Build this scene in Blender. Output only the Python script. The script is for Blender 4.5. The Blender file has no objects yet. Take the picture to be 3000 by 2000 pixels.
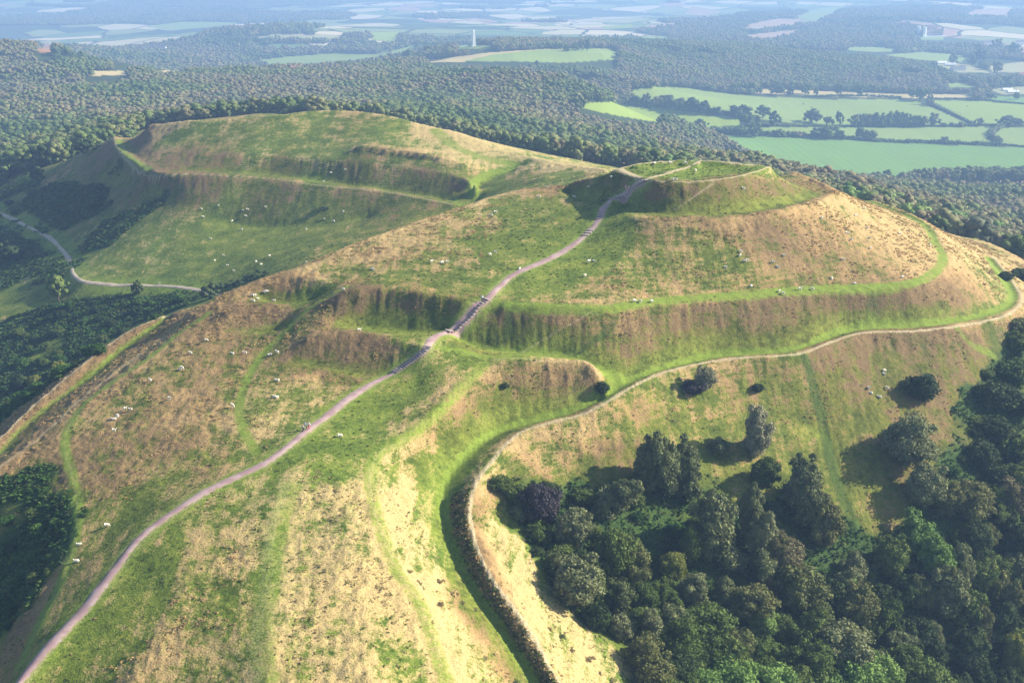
import bpy, bmesh, math, random
import numpy as np
from mathutils import Vector, Matrix
random.seed(7)
rng = np.random.default_rng(11)
R = math.radians
# ------------------------------------------------------------------ camera model
F = 2822.0; CX = 1176.0; CY = 784.0          # survey units: the picture is 2352 x 1568
PITCH = math.atan2(934.0, F)
CP, SP = math.cos(PITCH), math.sin(PITCH)
def ray(px, py):
    u = (np.asarray(px, float) - CX) / F; v = (CY - np.asarray(py, float)) / F
    return u, CP + SP * v, -SP + CP * v
def atz(px, py, z):                            # world point of a sight line at height z
    u, dy, dz = ray(px, py); t = z / dz
    return u * t, dy * t, np.asarray(z, float) + 0 * u
def project(x, y, z):
    f = y * CP - z * SP; v = y * SP + z * CP
    return CX + F * x / f, CY - F * v / f
# ------------------------------------------------------------------ numpy helpers
def gauss(a, s):
    if s <= 0: return a
    r = max(1, int(3 * s + .5)); k = np.exp(-.5 * (np.arange(-r, r + 1) / s) ** 2); k /= k.sum()
    for ax in (0, 1):
        p = np.pad(a, [(r, r) if i == ax else (0, 0) for i in (0, 1)], mode='edge')
        o = np.zeros_like(a); n = a.shape[ax]
        for i, w in enumerate(k):
            o += w * (p[i:i + n] if ax == 0 else p[:, i:i + n])
        a = o
    return a
def bil(g, fx, fy):                            # bilinear lookup g[iy, ix]
    h, w = g.shape
    fx = np.clip(fx, 0, w - 1.001); fy = np.clip(fy, 0, h - 1.001)
    ix = fx.astype(int); iy = fy.astype(int); a = fx - ix; b = fy - iy
    return (g[iy, ix] * (1 - a) + g[iy, ix + 1] * a) * (1 - b) + (g[iy + 1, ix] * (1 - a) + g[iy + 1, ix + 1] * a) * b
_NT = np.random.default_rng(5).random((256, 256))
def vnoise(x, y, seed=0):
    x = x + seed * 17.3; y = y + seed * 31.7
    ix = np.floor(x).astype(int); iy = np.floor(y).astype(int); a = x - ix; b = y - iy
    a = a * a * (3 - 2 * a); b = b * b * (3 - 2 * b)
    g = lambda i, j: _NT[(iy + j) & 255, (ix + i) & 255]
    return (g(0, 0) * (1 - a) + g(1, 0) * a) * (1 - b) + (g(0, 1) * (1 - a) + g(1, 1) * a) * b
def fbm(x, y, sc, octv=4, seed=0, gain=.5):
    o = 0; amp = 1; tot = 0; c, s = .8, .6
    x = x / sc; y = y / sc
    for i in range(octv):
        o = o + amp * vnoise(x, y, seed + i * 3.1); tot += amp; amp *= gain
        x, y = (c * x - s * y) * 2.03, (s * x + c * y) * 2.03
    return o / tot * 2 - 1
def spline(pts, n=14):
    P = np.array(pts, float)
    if len(P) < 3:
        t = np.linspace(0, 1, n)[:, None]; return P[0] * (1 - t) + P[-1] * t
    Q = np.vstack([2 * P[0] - P[1], P, 2 * P[-1] - P[-2]]); out = []
    for i in range(len(P) - 1):
        p0, p1, p2, p3 = Q[i:i + 4]; t = np.linspace(0, 1, n, endpoint=False)[:, None]
        out.append(.5 * (2 * p1 + (p2 - p0) * t + (2 * p0 - 5 * p1 + 4 * p2 - p3) * t ** 2 + (3 * p1 - p0 - 3 * p2 + p3) * t ** 3))
    out.append(P[-1:]); return np.vstack(out)
# ------------------------------------------------------------------ survey lines (sight line x, y and height)
MAIN = [(1483,412,-62.3),(1455,430,-65),(1425,448,-67.3),(1400,461,-69),(1385,480,-70.3),(1376,505,-72),(1345,540,-74),(1290,580,-76),(1235,606,-77),(1180,630,-78),(1150,655,-78.8),(1122,682,-79.5),(1100,702,-81),(1070,735,-83.6),(1040,755,-85),(1000,770,-85.2),(985,788,-85),(975,805,-85.8),(940,832,-88),(905,856,-89.8),(870,872,-90.3),(800,915,-91),(740,962,-91.6),(700,993,-92),(660,1027,-92.4),(610,1062,-93),(560,1085,-93.5),(480,1125,-94.5),(400,1175,-95.8),(340,1218,-97),(300,1258,-98),(240,1335,-99.5),(200,1388,-100.8),(150,1443,-102),(90,1505,-103.4),(50,1552,-104.6),(-10,1625,-106.3)]
RIMF = [(1410,391,-63),(1440,400,-63),(1483,412,-62.3),(1520,416,-62.3),(1560,417,-62.3),(1640,413,-62.3),(1700,403,-62.5),(1740,392,-62.7),(1768,381,-62.8)]
RIMB = [(1768,381,-62.8),(1740,375,-62.2),(1680,369,-61.6),(1600,365,-61.5),(1540,366,-61.5),(1480,372,-62),(1440,381,-62.5),(1410,391,-63)]
SIL = [(1405,396,-63.8),(1370,405,-66.5),(1330,412,-68.5),(1290,421,-70),(1250,427,-71),(1190,437,-72.2),(1140,448,-73),(1100,462,-73.6),(1060,477,-74),(1010,493,-74.5),(960,510,-75.3),(870,540,-76.5),(790,570,-78),(700,608,-80),(640,628,-81.5),(580,650,-83),(500,682,-85.3),(440,708,-87.2),(420,718,-88)]
T1 = [(1122,684,-79.7),(1150,692,-80.2),(1200,697,-80.3),(1300,703,-80.8),(1400,705,-81.3),(1500,692,-81.6),(1600,683,-81.8),(1700,676,-82),(1800,668,-82.4),(1900,662,-82.9),(2000,657,-83.3),(2080,650,-83.6),(2130,635,-83.8),(2158,612,-84),(2165,590,-84.2),(2150,560,-84.4),(2125,520,-84.8),(2060,487,-85),(1990,462,-85),(1930,447,-85.5)]
LOWC = [(2180,540,-96.5),(2240,570,-96),(2285,595,-95.6),(2310,622,-95.2),(2330,650,-94.8),(2345,680,-94.4),(2340,702,-94.1),(2300,727,-93.6),(2200,746,-92.7),(2100,757,-91.9),(2000,760,-91.4),(1940,772,-91.5),(1850,805,-91.8),(1780,815,-91.9),(1700,820,-92),(1620,830,-92.1),(1530,851,-92.2),(1480,872,-92.7),(1440,893,-93),(1380,930,-94),(1330,951,-94.8),(1260,971,-95.5),(1200,990,-96),(1160,1020,-96.2),(1120,1065,-96.7),(1090,1110,-97.8),(1080,1150,-99),(1078,1200,-100.3),(1095,1260,-102),(1130,1330,-104),(1180,1400,-106),(1220,1460,-107.7),(1260,1530,-109.5),(1285,1570,-110.5),(1330,1650,-112.5)]
DITL = [(2275,600,-96.2),(2300,630,-95.7),(2320,660,-95.2),(2325,695,-94.7),(2290,718,-94.2),(2200,738,-93.4),(2100,748,-92.6),(2000,752,-92.1),(1930,765,-92.2),(1850,796,-92.6),(1780,808,-92.8),(1700,813,-93),(1620,823,-93.1),(1530,845,-93),(1480,862,-93.1),(1440,880,-93.9),(1385,915,-95.2),(1330,940,-96.2),(1250,962,-97.3),(1180,980,-98),(1130,1002,-98.4),(1080,1040,-98.4),(1035,1090,-99.6),(1020,1140,-100.9),(1020,1190,-102.2),(1046,1280,-104.4),(1094,1370,-106.9),(1144,1440,-108.7),(1193,1515,-110.5),(1225,1568,-111.7),(1272,1650,-113.7)]
SPUR = [(985,790,-85),(1040,803,-86.3),(1090,815,-87.3),(1130,824,-87.8),(1095,850,-88.6),(1050,890,-89.6),(1000,940,-90.7),(950,980,-91.6),(900,1012,-92.4),(870,1035,-92.9),(850,1085,-93.9),(857,1150,-95),(880,1230,-96.8),(910,1310,-98.6),(955,1370,-100),(985,1440,-101.6),(1008,1510,-103.2),(1025,1568,-104.5),(1050,1650,-106.5)]
BAST = [(1130,824,-87.45),(1200,822,-87.25),(1290,829,-87.85),(1340,827,-87.95),(1365,845,-88.95),(1380,870,-91.15),(1385,895,-93.15)]
DMID = [(1040,772,-86.90),(1100,798,-88.70),(1150,808,-89.20),(1200,813,-89.50),(1300,820,-89.90),(1350,838,-90.90),(1400,855,-92.00),(1430,870,-92.80)]
BANKB = [(-100,1150,-104),(0,1072,-101.5),(50,1035,-100.5),(100,995,-99.5),(150,950,-98.3),(200,905,-97.2),(300,830,-94.6),(360,787,-93),(420,745,-91),(470,715,-88.8)]
DITB = [(-100,1120,-106),(0,1040,-103.3),(60,975,-101.8),(150,905,-100),(200,870,-99),(260,818,-97.5),(330,768,-95.5),(400,722,-93.2),(425,712,-92)]
BANKA = [(-100,1090,-105),(0,1000,-101.8),(50,952,-100.8),(100,908,-99.7),(150,866,-98.5),(200,826,-97.3),(260,782,-95.7),(300,757,-94.5),(360,728,-93),(420,708,-91.2)]
TRACK = [(-60,470,-129),(0,490,-127),(60,520,-125.5),(110,545,-124.5),(150,583,-123),(163,610,-122),(170,632,-121.5),(200,648,-121),(300,655,-119.5),(400,659,-117.5),(460,667,-116),(520,680,-115)]
RIM2 = [(340,287,-84.5),(352,305,-86),(375,322,-87.5),(410,338,-88),(460,350,-88),(520,354,-87.5),(600,357,-87),(700,363,-86.4),(800,372,-85.6),(900,380,-85.3),(1000,393,-85),(1060,405,-85.2),(1092,420,-85.6)]
TER2 = [(262,312,-92.5),(268,335,-93.3),(290,362,-93.6),(350,396,-93.4),(450,398,-92.6),(540,403,-92.6),(620,409,-92.5),(700,420,-92.2),(800,431,-92),(900,441,-91.6),(980,456,-91.6),(1040,469,-92)]
SIL2 = [(340,284,-84),(450,277,-80),(560,270,-77.5),(640,264,-75.8),(700,255,-74.3),(760,252,-73.7),(850,259,-73.7),(900,268,-74.3),(980,288,-76.5),(1050,305,-78.5),(1120,332,-81),(1200,358,-82.5),(1280,375,-82),(1330,381,-80),(1390,390,-77)]
TRKL = [(590,1040,-93.4),(560,990,-93),(550,940,-92.7),(565,880,-91.8),(600,820,-90),(650,765,-87.5),(700,715,-84.3),(760,678,-81.5),(800,655,-80)]
GREENL = [(480,720,-87.3),(400,772,-90.5),(330,830,-93),(250,885,-95.5),(190,930,-97),(155,985,-98),(150,1030,-98.7),(165,1090,-99.3),(177,1150,-99.8),(177,1210,-100.3),(165,1270,-101.2),(140,1330,-102.3),(105,1400,-103.5),(75,1460,-104.5),(40,1530,-106)]
def off(l, dx, dy, dz): return [(a + dx, b + dy, c + dz) for a, b, c in l]
NEAR = [MAIN, RIMF, RIMB, SIL, T1, LOWC, DITL, SPUR, BAST, DMID, BANKA, BANKB, DITB, TRACK, RIM2, TER2, SIL2, TRKL, GREENL,
 [(1470,399,-63.2),(1500,405,-63.4),(1560,409,-63.5),(1640,405,-63.5),(1700,396,-63.4)],[(1500,392,-63.6),(1600,389,-63.6),(1690,386,-63.5)],
 [(1460,384,-62.8),(1530,374,-62.5),(1600,371,-62.3),(1680,374,-62.5),(1735,382,-62.9)],
 [(1483,412,-62.3),(1530,397,-62.4),(1575,384,-62.3),(1605,373,-61.7)],
 [(1290,432,-72),(1330,453,-72),(1370,465,-71),(1395,463,-69.8)],
 [(1230,432,-71.4),(1275,438,-71.2),(1305,455,-71.2),(1345,470,-71),(1385,475,-70.6)],
 [(1430,470,-70),(1450,480,-70),(1480,489,-69.9),(1560,494,-69.8),(1640,494,-69.8),(1700,488,-69.9),(1800,472,-70.3),(1860,455,-70.9),(1893,442,-71.8),(1860,415,-72.3),(1815,398,-72.3)],
 [(1425,482,-70.3),(1450,494,-69.7),(1480,502,-69.5),(1560,503,-69.2),(1640,502,-69.2),(1750,492,-69.3),(1850,470,-69.6),(1912,443,-70.8),(1905,430,-71.3),(1860,408,-71.6),(1820,393,-71.8)],
 [(1150,702,-80.9),(1300,713,-81.5),(1400,717,-82.1),(1500,703,-82.2),(1700,686,-82.6),(1900,672,-83.5),(2080,660,-84.2),(2142,642,-84.4),(2174,612,-84.6),(2182,590,-84.6),(2165,555,-84.5),(2137,516,-84.3),(2070,482,-84.3),(2000,457,-84.4)],
 [(1100,694,-80.00),(1030,682,-79.40),(960,672,-79.00),(900,662,-78.80),(850,659,-78.80),(800,664,-79.10),(770,675,-80.30),(745,690,-81.80)],
 [(740,735,-84.25),(800,747,-85.45),(880,756,-86.15),(960,762,-86.45),(1030,759,-86.05)],
 [(600,655,-83.05),(640,640,-82.05),(700,632,-80.85),(750,645,-81.05)], [(600,690,-86.10),(660,697,-85.90),(720,692,-84.90)],
 [(520,715,-86.10),(570,703,-85.60),(620,700,-85.40),(650,712,-85.70)], [(530,760,-89.10),(590,765,-89.10),(650,755,-88.30)],
 [(690,785,-86.50),(730,768,-85.10),(800,760,-84.70),(870,766,-84.60),(930,780,-84.80),(975,793,-84.90)],
 [(690,830,-89.55),(780,851,-90.25),(850,862,-90.55),(895,862,-90.35)],
 [(640,900,-91.3),(500,900,-92.4),(400,950,-94.2),(300,1050,-96.7)], [(450,830,-91),(540,790,-89.8)],
 [(960,885,-90.6),(900,950,-92),(840,985,-92.3)],
 [(620,1650,-102.5),(620,1568,-101),(620,1300,-96.5),(640,1150,-93.7),(690,1060,-92.6)],
 [(300,1568,-103.4),(400,1400,-99.3),(480,1250,-96.6)], [(850,1650,-103.2),(850,1568,-101.6),(830,1400,-98.8),(800,1250,-96),(780,1100,-93.3)],
 [(90,1085,-101),(60,1200,-104),(0,1160,-104.5)],[(110,1300,-104.3),(60,1400,-106.3),(10,1500,-108)],[(0,1300,-110),(0,1420,-111.5),(-30,1540,-113)],
 [(-150,1180,-121),(-150,1300,-126),(-150,1450,-130)],
 [(-80,1010,-140),(0,960,-137),(100,880,-132),(200,815,-129),(300,750,-125),(400,705,-120),(450,690,-117),(520,672,-113),(600,645,-108),(700,605,-104),(800,565,-101),(900,535,-98),(1000,500,-95.5),(1060,480,-93.5),(1100,455,-91)],
 [(-100,900,-142),(0,900,-138),(100,820,-134)], [(-100,700,-137),(0,700,-134),(120,700,-129)], [(-150,560,-145),(-150,430,-145)],
 [(265,313,-93),(200,345,-101),(130,378,-110),(60,395,-118),(0,408,-124),(-80,425,-132)],
 [(275,317,-93.0),(300,347,-93.5),(365,392,-93.4),(450,392,-92.8),(620,402,-92.6),(800,424,-92.2),(960,447,-91.8),(1055,464,-92),(1088,444,-90.2),(1108,422,-88.4),(1150,402,-86.9),(1200,390,-86)],
 [(820,335,-80.6),(900,345,-80.8),(1000,358,-81.4),(1070,375,-82.8)], [(820,346,-82.2),(900,356,-82.6),(1000,371,-83.2)],
 [(1180,382,-84.3),(1250,378,-82.5),(1330,383,-80.2)], [(1150,420,-86.5),(1200,415,-84),(1260,406,-80.5)],
 [(250,395,-103),(400,470,-103),(560,520,-106.5),(700,520,-103.5),(850,500,-99)],
 [(1250,1050,-99.1),(1400,1000,-97.8),(1550,1000,-100.7),(1700,1000,-102.6),(1850,1000,-104.6),(1890,1000,-105.5),(2000,1000,-106),(2200,1000,-110),(2350,1000,-114),(2450,1000,-117)],
 [(1150,1200,-103.5),(1250,1200,-106),(1400,1200,-108),(1550,1200,-111),(1700,1200,-113),(1850,1200,-115),(2000,1200,-117.5),(2200,1200,-121),(2350,1200,-126),(2450,1200,-130)],
 [(1240,1400,-109),(1320,1400,-113),(1450,1400,-117.5),(1600,1400,-120.5),(1700,1400,-122.5),(1850,1400,-125),(2000,1400,-129),(2200,1400,-133),(2350,1400,-138),(2450,1400,-142)],
 [(1340,1580,-114),(1440,1580,-119),(1600,1580,-126),(1800,1580,-131.5),(2000,1580,-136),(2200,1580,-142),(2400,1580,-149)],
 [(-200,1800,-128),(-100,1800,-120),(300,1800,-110),(700,1800,-108),(1100,1800,-110),(1400,1800,-121),(1700,1800,-134),(2000,1800,-143),(2400,1800,-156)],
 [(2420,690,-97),(2450,760,-101),(2450,1000,-118),(2450,1300,-140)], [(2380,620,-103),(2330,585,-104),(2240,545,-104)],
 [(340,300,-130),(560,285,-128),(760,268,-128),(980,300,-130),(1120,345,-135),(1280,385,-140),(1400,400,-140),(1500,385,-140),(1600,380,-140),(1760,392,-140),(1850,415,-140),(2000,470,-135),(2180,545,-130),(2280,595,-130),(2400,650,-132)],
]
FARP = [(250,186,-228),(450,186,-230),(650,184,-230),(850,181,-228),(200,150,-236),(100,106,-240),(330,175,-230),(150,168,-245),(400,160,-252),(600,158,-258),(800,150,-258),(950,134,-250),(500,171,-178),(300,172,-176),(700,168,-178),(0,175,-170),(1300,300,-160),(1000,230,-165),(700,200,-165),(400,230,-160),(200,270,-160),(0,300,-165),(0,230,-168),(500,180,-175),(100,215,-175),(60,98,-140),(-100,95,-135),(200,128,-157),(330,155,-178),(100,150,-152),(60,100,-230),(800,165,-178),(1000,140,-180),(1100,125,-183),(1240,115,-183),(1088,106,-186),(1330,115,-185),(1400,125,-190),(1088,112,-235),(1300,108,-235),(1300,200,-172),(1500,200,-205),(1300,240,-168),(1500,340,-195),(1310,240,-195),(1500,290,-225),(1620,310,-235),(1780,375,-240),(1700,395,-225),(1500,240,-225),(1900,260,-245),(2200,250,-250),(1900,330,-250),(2200,330,-255),(2352,330,-255),(2000,395,-250),(2300,400,-250),(1500,205,-225),(1800,210,-240),(2300,215,-250),(2352,430,-235),(1950,430,-200),(2200,500,-190),(2352,560,-160),(2100,480,-190),(1500,150,-215),(1500,110,-205),(1800,140,-225),(2000,170,-238),(2300,180,-250),(2135,90,-262),(2135,70,-258),(2300,40,-262),(1900,40,-275),(2000,10,-290),(550,68,-232),(400,120,-270),(640,75,-235),(640,130,-262),(900,90,-255),(900,130,-250),(250,120,-285),(550,66,-300),
 (0,40,-315),(400,40,-315),(800,40,-312),(1200,40,-310),(1600,30,-300),(0,0,-330),(600,0,-330),(1200,0,-330),(1800,0,-315),(2352,0,-300),(-300,300,-190),(-300,200,-200),(-500,40,-315),(2700,300,-255),(2700,150,-260),(2700,500,-190),(2800,40,-290)]
FARW = [(x, y, -335) for x in (-9000,-5000,-2500, 0, 2500, 5000,9000) for y in (9500, 14000, 20000)] + [(-1200,200,-230),(-700,300,-190),(-600,60,-170),(700,200,-200),(900,500,-210),(0,20,-125),(-400,0,-150),(450,20,-190),(0,-300,-150),(-2500,2000,-260),(3000,2000,-270),(-4000,5000,-310),(4500,5000,-310)]
# near grid -------------------------------------------------------
NX0, NX1, NY0, NY1, NS = -300.0, 260.0, 96.0, 740.0, 1.0
nw = int((NX1 - NX0) / NS) + 1; nh = int((NY1 - NY0) / NS) + 1
pins = []
for l in NEAR:
    s = spline(l, 40); x, y, z = atz(s[:, 0], s[:, 1], s[:, 2]); pins.append(np.stack([x, y, z], 1))
pinA = np.vstack(pins)
# thin plate far surface ------------------------------------------
fp = np.array([[*map(float, atz(a, b, c))] for a, b, c in FARP] + [list(map(float, p)) for p in FARW])
sub = np.vstack([p[::110] for p in pins])
fp = np.vstack([fp, sub])
def tps_fit(P, lam=0.02):
    n = len(P); S = 1000.0; X = P[:, :2] / S
    d = ((X[:, None] - X[None]) ** 2).sum(-1) + 1e-12; K = .5 * d * np.log(d) + lam * np.eye(n) * .01
    A = np.zeros((n + 3, n + 3)); A[:n, :n] = K; A[:n, n] = 1; A[:n, n + 1:] = X; A[n, :n] = 1; A[n + 1:, :n] = X.T
    return X, np.linalg.solve(A, np.r_[P[:, 2], 0, 0, 0])
TX, TWt = tps_fit(fp)
def tps(x, y):
    sh = x.shape; x = x.ravel() / 1000; y = y.ravel() / 1000; o = np.empty_like(x); n = len(TX)
    for i in range(0, len(x), 20000):
        a = x[i:i + 20000, None]; b = y[i:i + 20000, None]
        d = (a - TX[:, 0]) ** 2 + (b - TX[:, 1]) ** 2 + 1e-12
        o[i:i + 20000] = (.5 * d * np.log(d)) @ TWt[:n] + TWt[n] + TWt[n + 1] * a[:, 0] + TWt[n + 2] * b[:, 0]
    return o.reshape(sh)
FS = 25.0; FX0, FX1, FY0, FY1 = -6000.0, 6000.0, -400.0, 16000.0
fw = int((FX1 - FX0) / FS) + 1; fh = int((FY1 - FY0) / FS) + 1
def coarse(x0, x1, y0, y1, st):
    gx, gy = np.meshgrid(np.arange(x0, x1 + st, st), np.arange(y0, y1 + st, st)); return tps(gx, gy)
_c = coarse(FX0, FX1, FY0, FY1, 100.0)
gx, gy = np.meshgrid(np.arange(fw) * FS / 100.0, np.arange(fh) * FS / 100.0)
FAR = bil(_c, gx, gy); FAR = gauss(FAR, 2.0)
_c2 = coarse(-900., 900., -400., 2600., 50.0); gx2, gy2 = np.meshgrid(np.arange(fw) * FS + FX0, np.arange(fh) * FS + FY0)
m = (gx2 > -880) & (gx2 < 880) & (gy2 < 2580)
_e = np.clip(np.minimum.reduce([gx2 + 880, 880 - gx2, 2580 - gy2]) / 400, 0, 1)
FAR[m] = FAR[m] * (1 - _e[m]) + _e[m] * bil(_c2, (gx2[m] + 900) / 50, (gy2[m] + 400) / 50)
far_d = np.hypot(gx2, gy2)
FAR = FAR + fbm(gx2, gy2, 900, 4, 3) * 22 * np.clip((far_d - 2600) / 3000, 0, 1) + fbm(gx2, gy2, 260, 3, 8) * 5 * np.clip((far_d - 900) / 800, 0, 1)
# near: membrane between the pinned lines, coarse to fine ----------
gx1, gy1 = np.meshgrid(NX0 + np.arange(nw) * NS, NY0 + np.arange(nh) * NS)
farn = bil(FAR, (gx1 - FX0) / FS, (gy1 - FY0) / FS)
def level(st):
    w = int((NX1 - NX0) / st) + 1; h = int((NY1 - NY0) / st) + 1
    ix = np.round((pinA[:, 0] - NX0) / st).astype(int); iy = np.round((pinA[:, 1] - NY0) / st).astype(int)
    ok = (ix >= 0) & (ix < w) & (iy >= 0) & (iy < h); idx = iy[ok] * w + ix[ok]
    s = np.bincount(idx, pinA[ok, 2], w * h); c = np.bincount(idx, minlength=w * h)
    mk = (c > 0); v = np.where(mk, s / np.maximum(c, 1), 0)
    return w, h, mk.reshape(h, w), v.reshape(h, w)
Z = None
for st, its in ((16, 400), (8, 300), (4, 260), (2, 200), (1, 160)):
    w, h, mk, v = level(st)
    fx, fy = np.meshgrid(np.arange(w) * st / NS, np.arange(h) * st / NS)
    edge = bil(farn, fx, fy)
    if Z is None: Z = edge.copy()
    else:
        a, b = np.meshgrid(np.arange(w) * .5, np.arange(h) * .5); Z = bil(Z, a, b)
    bd = np.zeros((h, w), bool); bd[0] = bd[-1] = True; bd[:, 0] = bd[:, -1] = True
    bd[0] = False
    Z[bd] = edge[bd]; Z[mk] = v[mk]
    for _ in range(its):
        p = np.pad(Z, 1, mode='edge'); q = (p[:-2, 1:-1] + p[2:, 1:-1] + p[1:-1, :-2] + p[1:-1, 2:]) * .25
        Z = np.where(mk, v, q); Z[bd] = edge[bd]
nrN = gauss(Z, .5)
conc = gauss(nrN, 3.5) - nrN                        # > 0 in ditches, < 0 on crests
def near_uv(x, y): return (x - NX0) / NS, (y - NY0) / NS
def base_h(x, y):
    x = np.asarray(x, float); y = np.asarray(y, float)
    f = bil(FAR, (x - FX0) / FS, (y - FY0) / FS)
    u, v = near_uv(x, y); n = bil(nrN, u, v)
    e = np.minimum.reduce([x - NX0, NX1 - x, NY1 - y]); w = np.clip(e / 30, 0, 1); w = w * w * (3 - 2 * w)
    return f * (1 - w) + n * w
def height(x, y):
    return base_h(x, y) + fbm(np.asarray(x, float), np.asarray(y, float), 16, 3, 1) * .45
def hit(px, py, tmin=100., tmax=9000.):             # sight line meets the ground
    px = np.atleast_1d(np.asarray(px, float)); py = np.atleast_1d(np.asarray(py, float))
    u, dy, dz = ray(px, py); t = np.full(px.shape, tmin); tp = t.copy(); done = np.zeros(px.shape, bool)
    while (not done.all()) and t.min() < tmax:
        x, y, z = u * t, dy * t, dz * t; b = z <= height(x, y); done |= b | (t >= tmax)
        tp = np.where(done, tp, t); t = np.where(done, t, t * 1.003 + .2)
        if done.all(): break
    lo, hi = tp, t
    for _ in range(12):
        md = (lo + hi) / 2; b = dz * md <= height(u * md, dy * md); hi = np.where(b, md, hi); lo = np.where(b, lo, md)
    return u * hi, dy * hi, height(u * hi, dy * hi)
# ------------------------------------------------------------------ scene helpers
SC = bpy.context.scene; COL = SC.collection
def tag(o, label=None, cat=None, group=None, kind=None):
    for k, v in (('label', label), ('category', cat), ('group', group), ('kind', kind)):
        if v: o[k] = v
    return o
def link(name, me, parent=None, loc=None):
    o = bpy.data.objects.new(name, me); COL.objects.link(o)
    if parent: o.parent = parent
    if loc is not None: o.location = loc
    return o
def np_mesh(name, co, faces, mats=(), smooth=True, midx=None):
    """faces: list of index arrays, each (n, k)"""
    me = bpy.data.meshes.new(name); co = np.asarray(co, np.float32)
    me.vertices.add(len(co)); me.vertices.foreach_set('co', co.ravel())
    faces = [np.asarray(f) for f in faces if len(f)]
    loops = np.concatenate([f.ravel() for f in faces]); st = []; c = 0
    for f in faces:
        st.append(c + np.arange(len(f)) * f.shape[1]); c += f.size
    st = np.concatenate(st)
    me.loops.add(len(loops)); me.loops.foreach_set('vertex_index', loops.astype(np.int32))
    me.polygons.add(len(st)); me.polygons.foreach_set('loop_start', st.astype(np.int32))
    for m in mats: me.materials.append(m)
    if midx is not None: me.polygons.foreach_set('material_index', np.asarray(midx, np.int32))
    me.update(calc_edges=True)
    if smooth: me.polygons.foreach_set('use_smooth', np.ones(len(st), bool))
    return me
class NT:
    def __init__(s, name, disp=False):
        s.m = bpy.data.materials.new(name); s.m.use_nodes = True; s.t = s.m.node_tree
        s.b = s.t.nodes['Principled BSDF']; s.b.inputs['Roughness'].default_value = .9
        s.b.inputs['Specular IOR Level'].default_value = .15
    def n(s, ty, **kw):
        nd = s.t.nodes.new(ty)
        for k, v in kw.items():
            if k.startswith('i_'): nd.inputs[k[2:].replace('_', ' ')].default_value = v
            else: setattr(nd, k, v)
        return nd
    def l(s, a, b): s.t.links.new(a, b); return b
    def _in(s, sock, v):
        if hasattr(v, 'is_output'): s.t.links.new(v, sock)
        elif v is not None:
            if sock.type == 'RGBA' and len(v) == 3: v = (*v, 1)
            sock.default_value = v
    def math(s, op, a, b=None, c=None, clamp=False):
        nd = s.n('ShaderNodeMath', operation=op, use_clamp=clamp)
        for i, v in enumerate((a, b, c)):
            if v is not None: s._in(nd.inputs[i], v)
        return nd.outputs[0]
    def mix(s, f, a, b, mode='MIX'):
        nd = s.n('ShaderNodeMix', data_type='RGBA', blend_type=mode); nd.clamp_factor = True
        s._in(nd.inputs[0], f); s._in(nd.inputs[6], a); s._in(nd.inputs[7], b); return nd.outputs[2]
    def noise(s, vec, scale, detail=4, rough=.55, dist=0):
        nd = s.n('ShaderNodeTexNoise'); nd.inputs['Scale'].default_value = scale; nd.inputs['Detail'].default_value = detail
        nd.inputs['Roughness'].default_value = rough; nd.inputs['Distortion'].default_value = dist
        if vec is not None: s.l(vec, nd.inputs['Vector'])
        return nd.outputs['Fac']
    def sstep(s, x, a, b):
        nd = s.n('ShaderNodeMapRange', interpolation_type='SMOOTHSTEP'); s._in(nd.inputs[0], x)
        nd.inputs[1].default_value = a; nd.inputs[2].default_value = b; return nd.outputs[0]
    def ramp(s, x, stops, const=False):
        nd = s.n('ShaderNodeValToRGB'); e = nd.color_ramp.elements
        if const: nd.color_ramp.interpolation = 'CONSTANT'
        while len(e) < len(stops): e.new(.5)
        for k, (p, c) in enumerate(stops): e[k].position = p; e[k].color = (*c, 1)
        s._in(nd.inputs[0], x); return nd.outputs[0]
    def scl(s, vec, v):
        nd = s.n('ShaderNodeVectorMath', operation='MULTIPLY'); s.l(vec, nd.inputs[0]); nd.inputs[1].default_value = v; return nd.outputs[0]
def plain(name, col, rough=.85, var=.25, scale=3.0, spec=.15):
    t = NT(name); geo = t.n('ShaderNodeTexCoord').outputs['Object']; nz = t.noise(geo, scale, 4)
    c = t.mix(nz, tuple(x * (1 - var) for x in col), tuple(min(1, x * (1 + var)) for x in col))
    t.l(c, t.b.inputs['Base Color']); t.b.inputs['Roughness'].default_value = rough; t.b.inputs['Specular IOR Level'].default_value = spec
    return t.m
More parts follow.
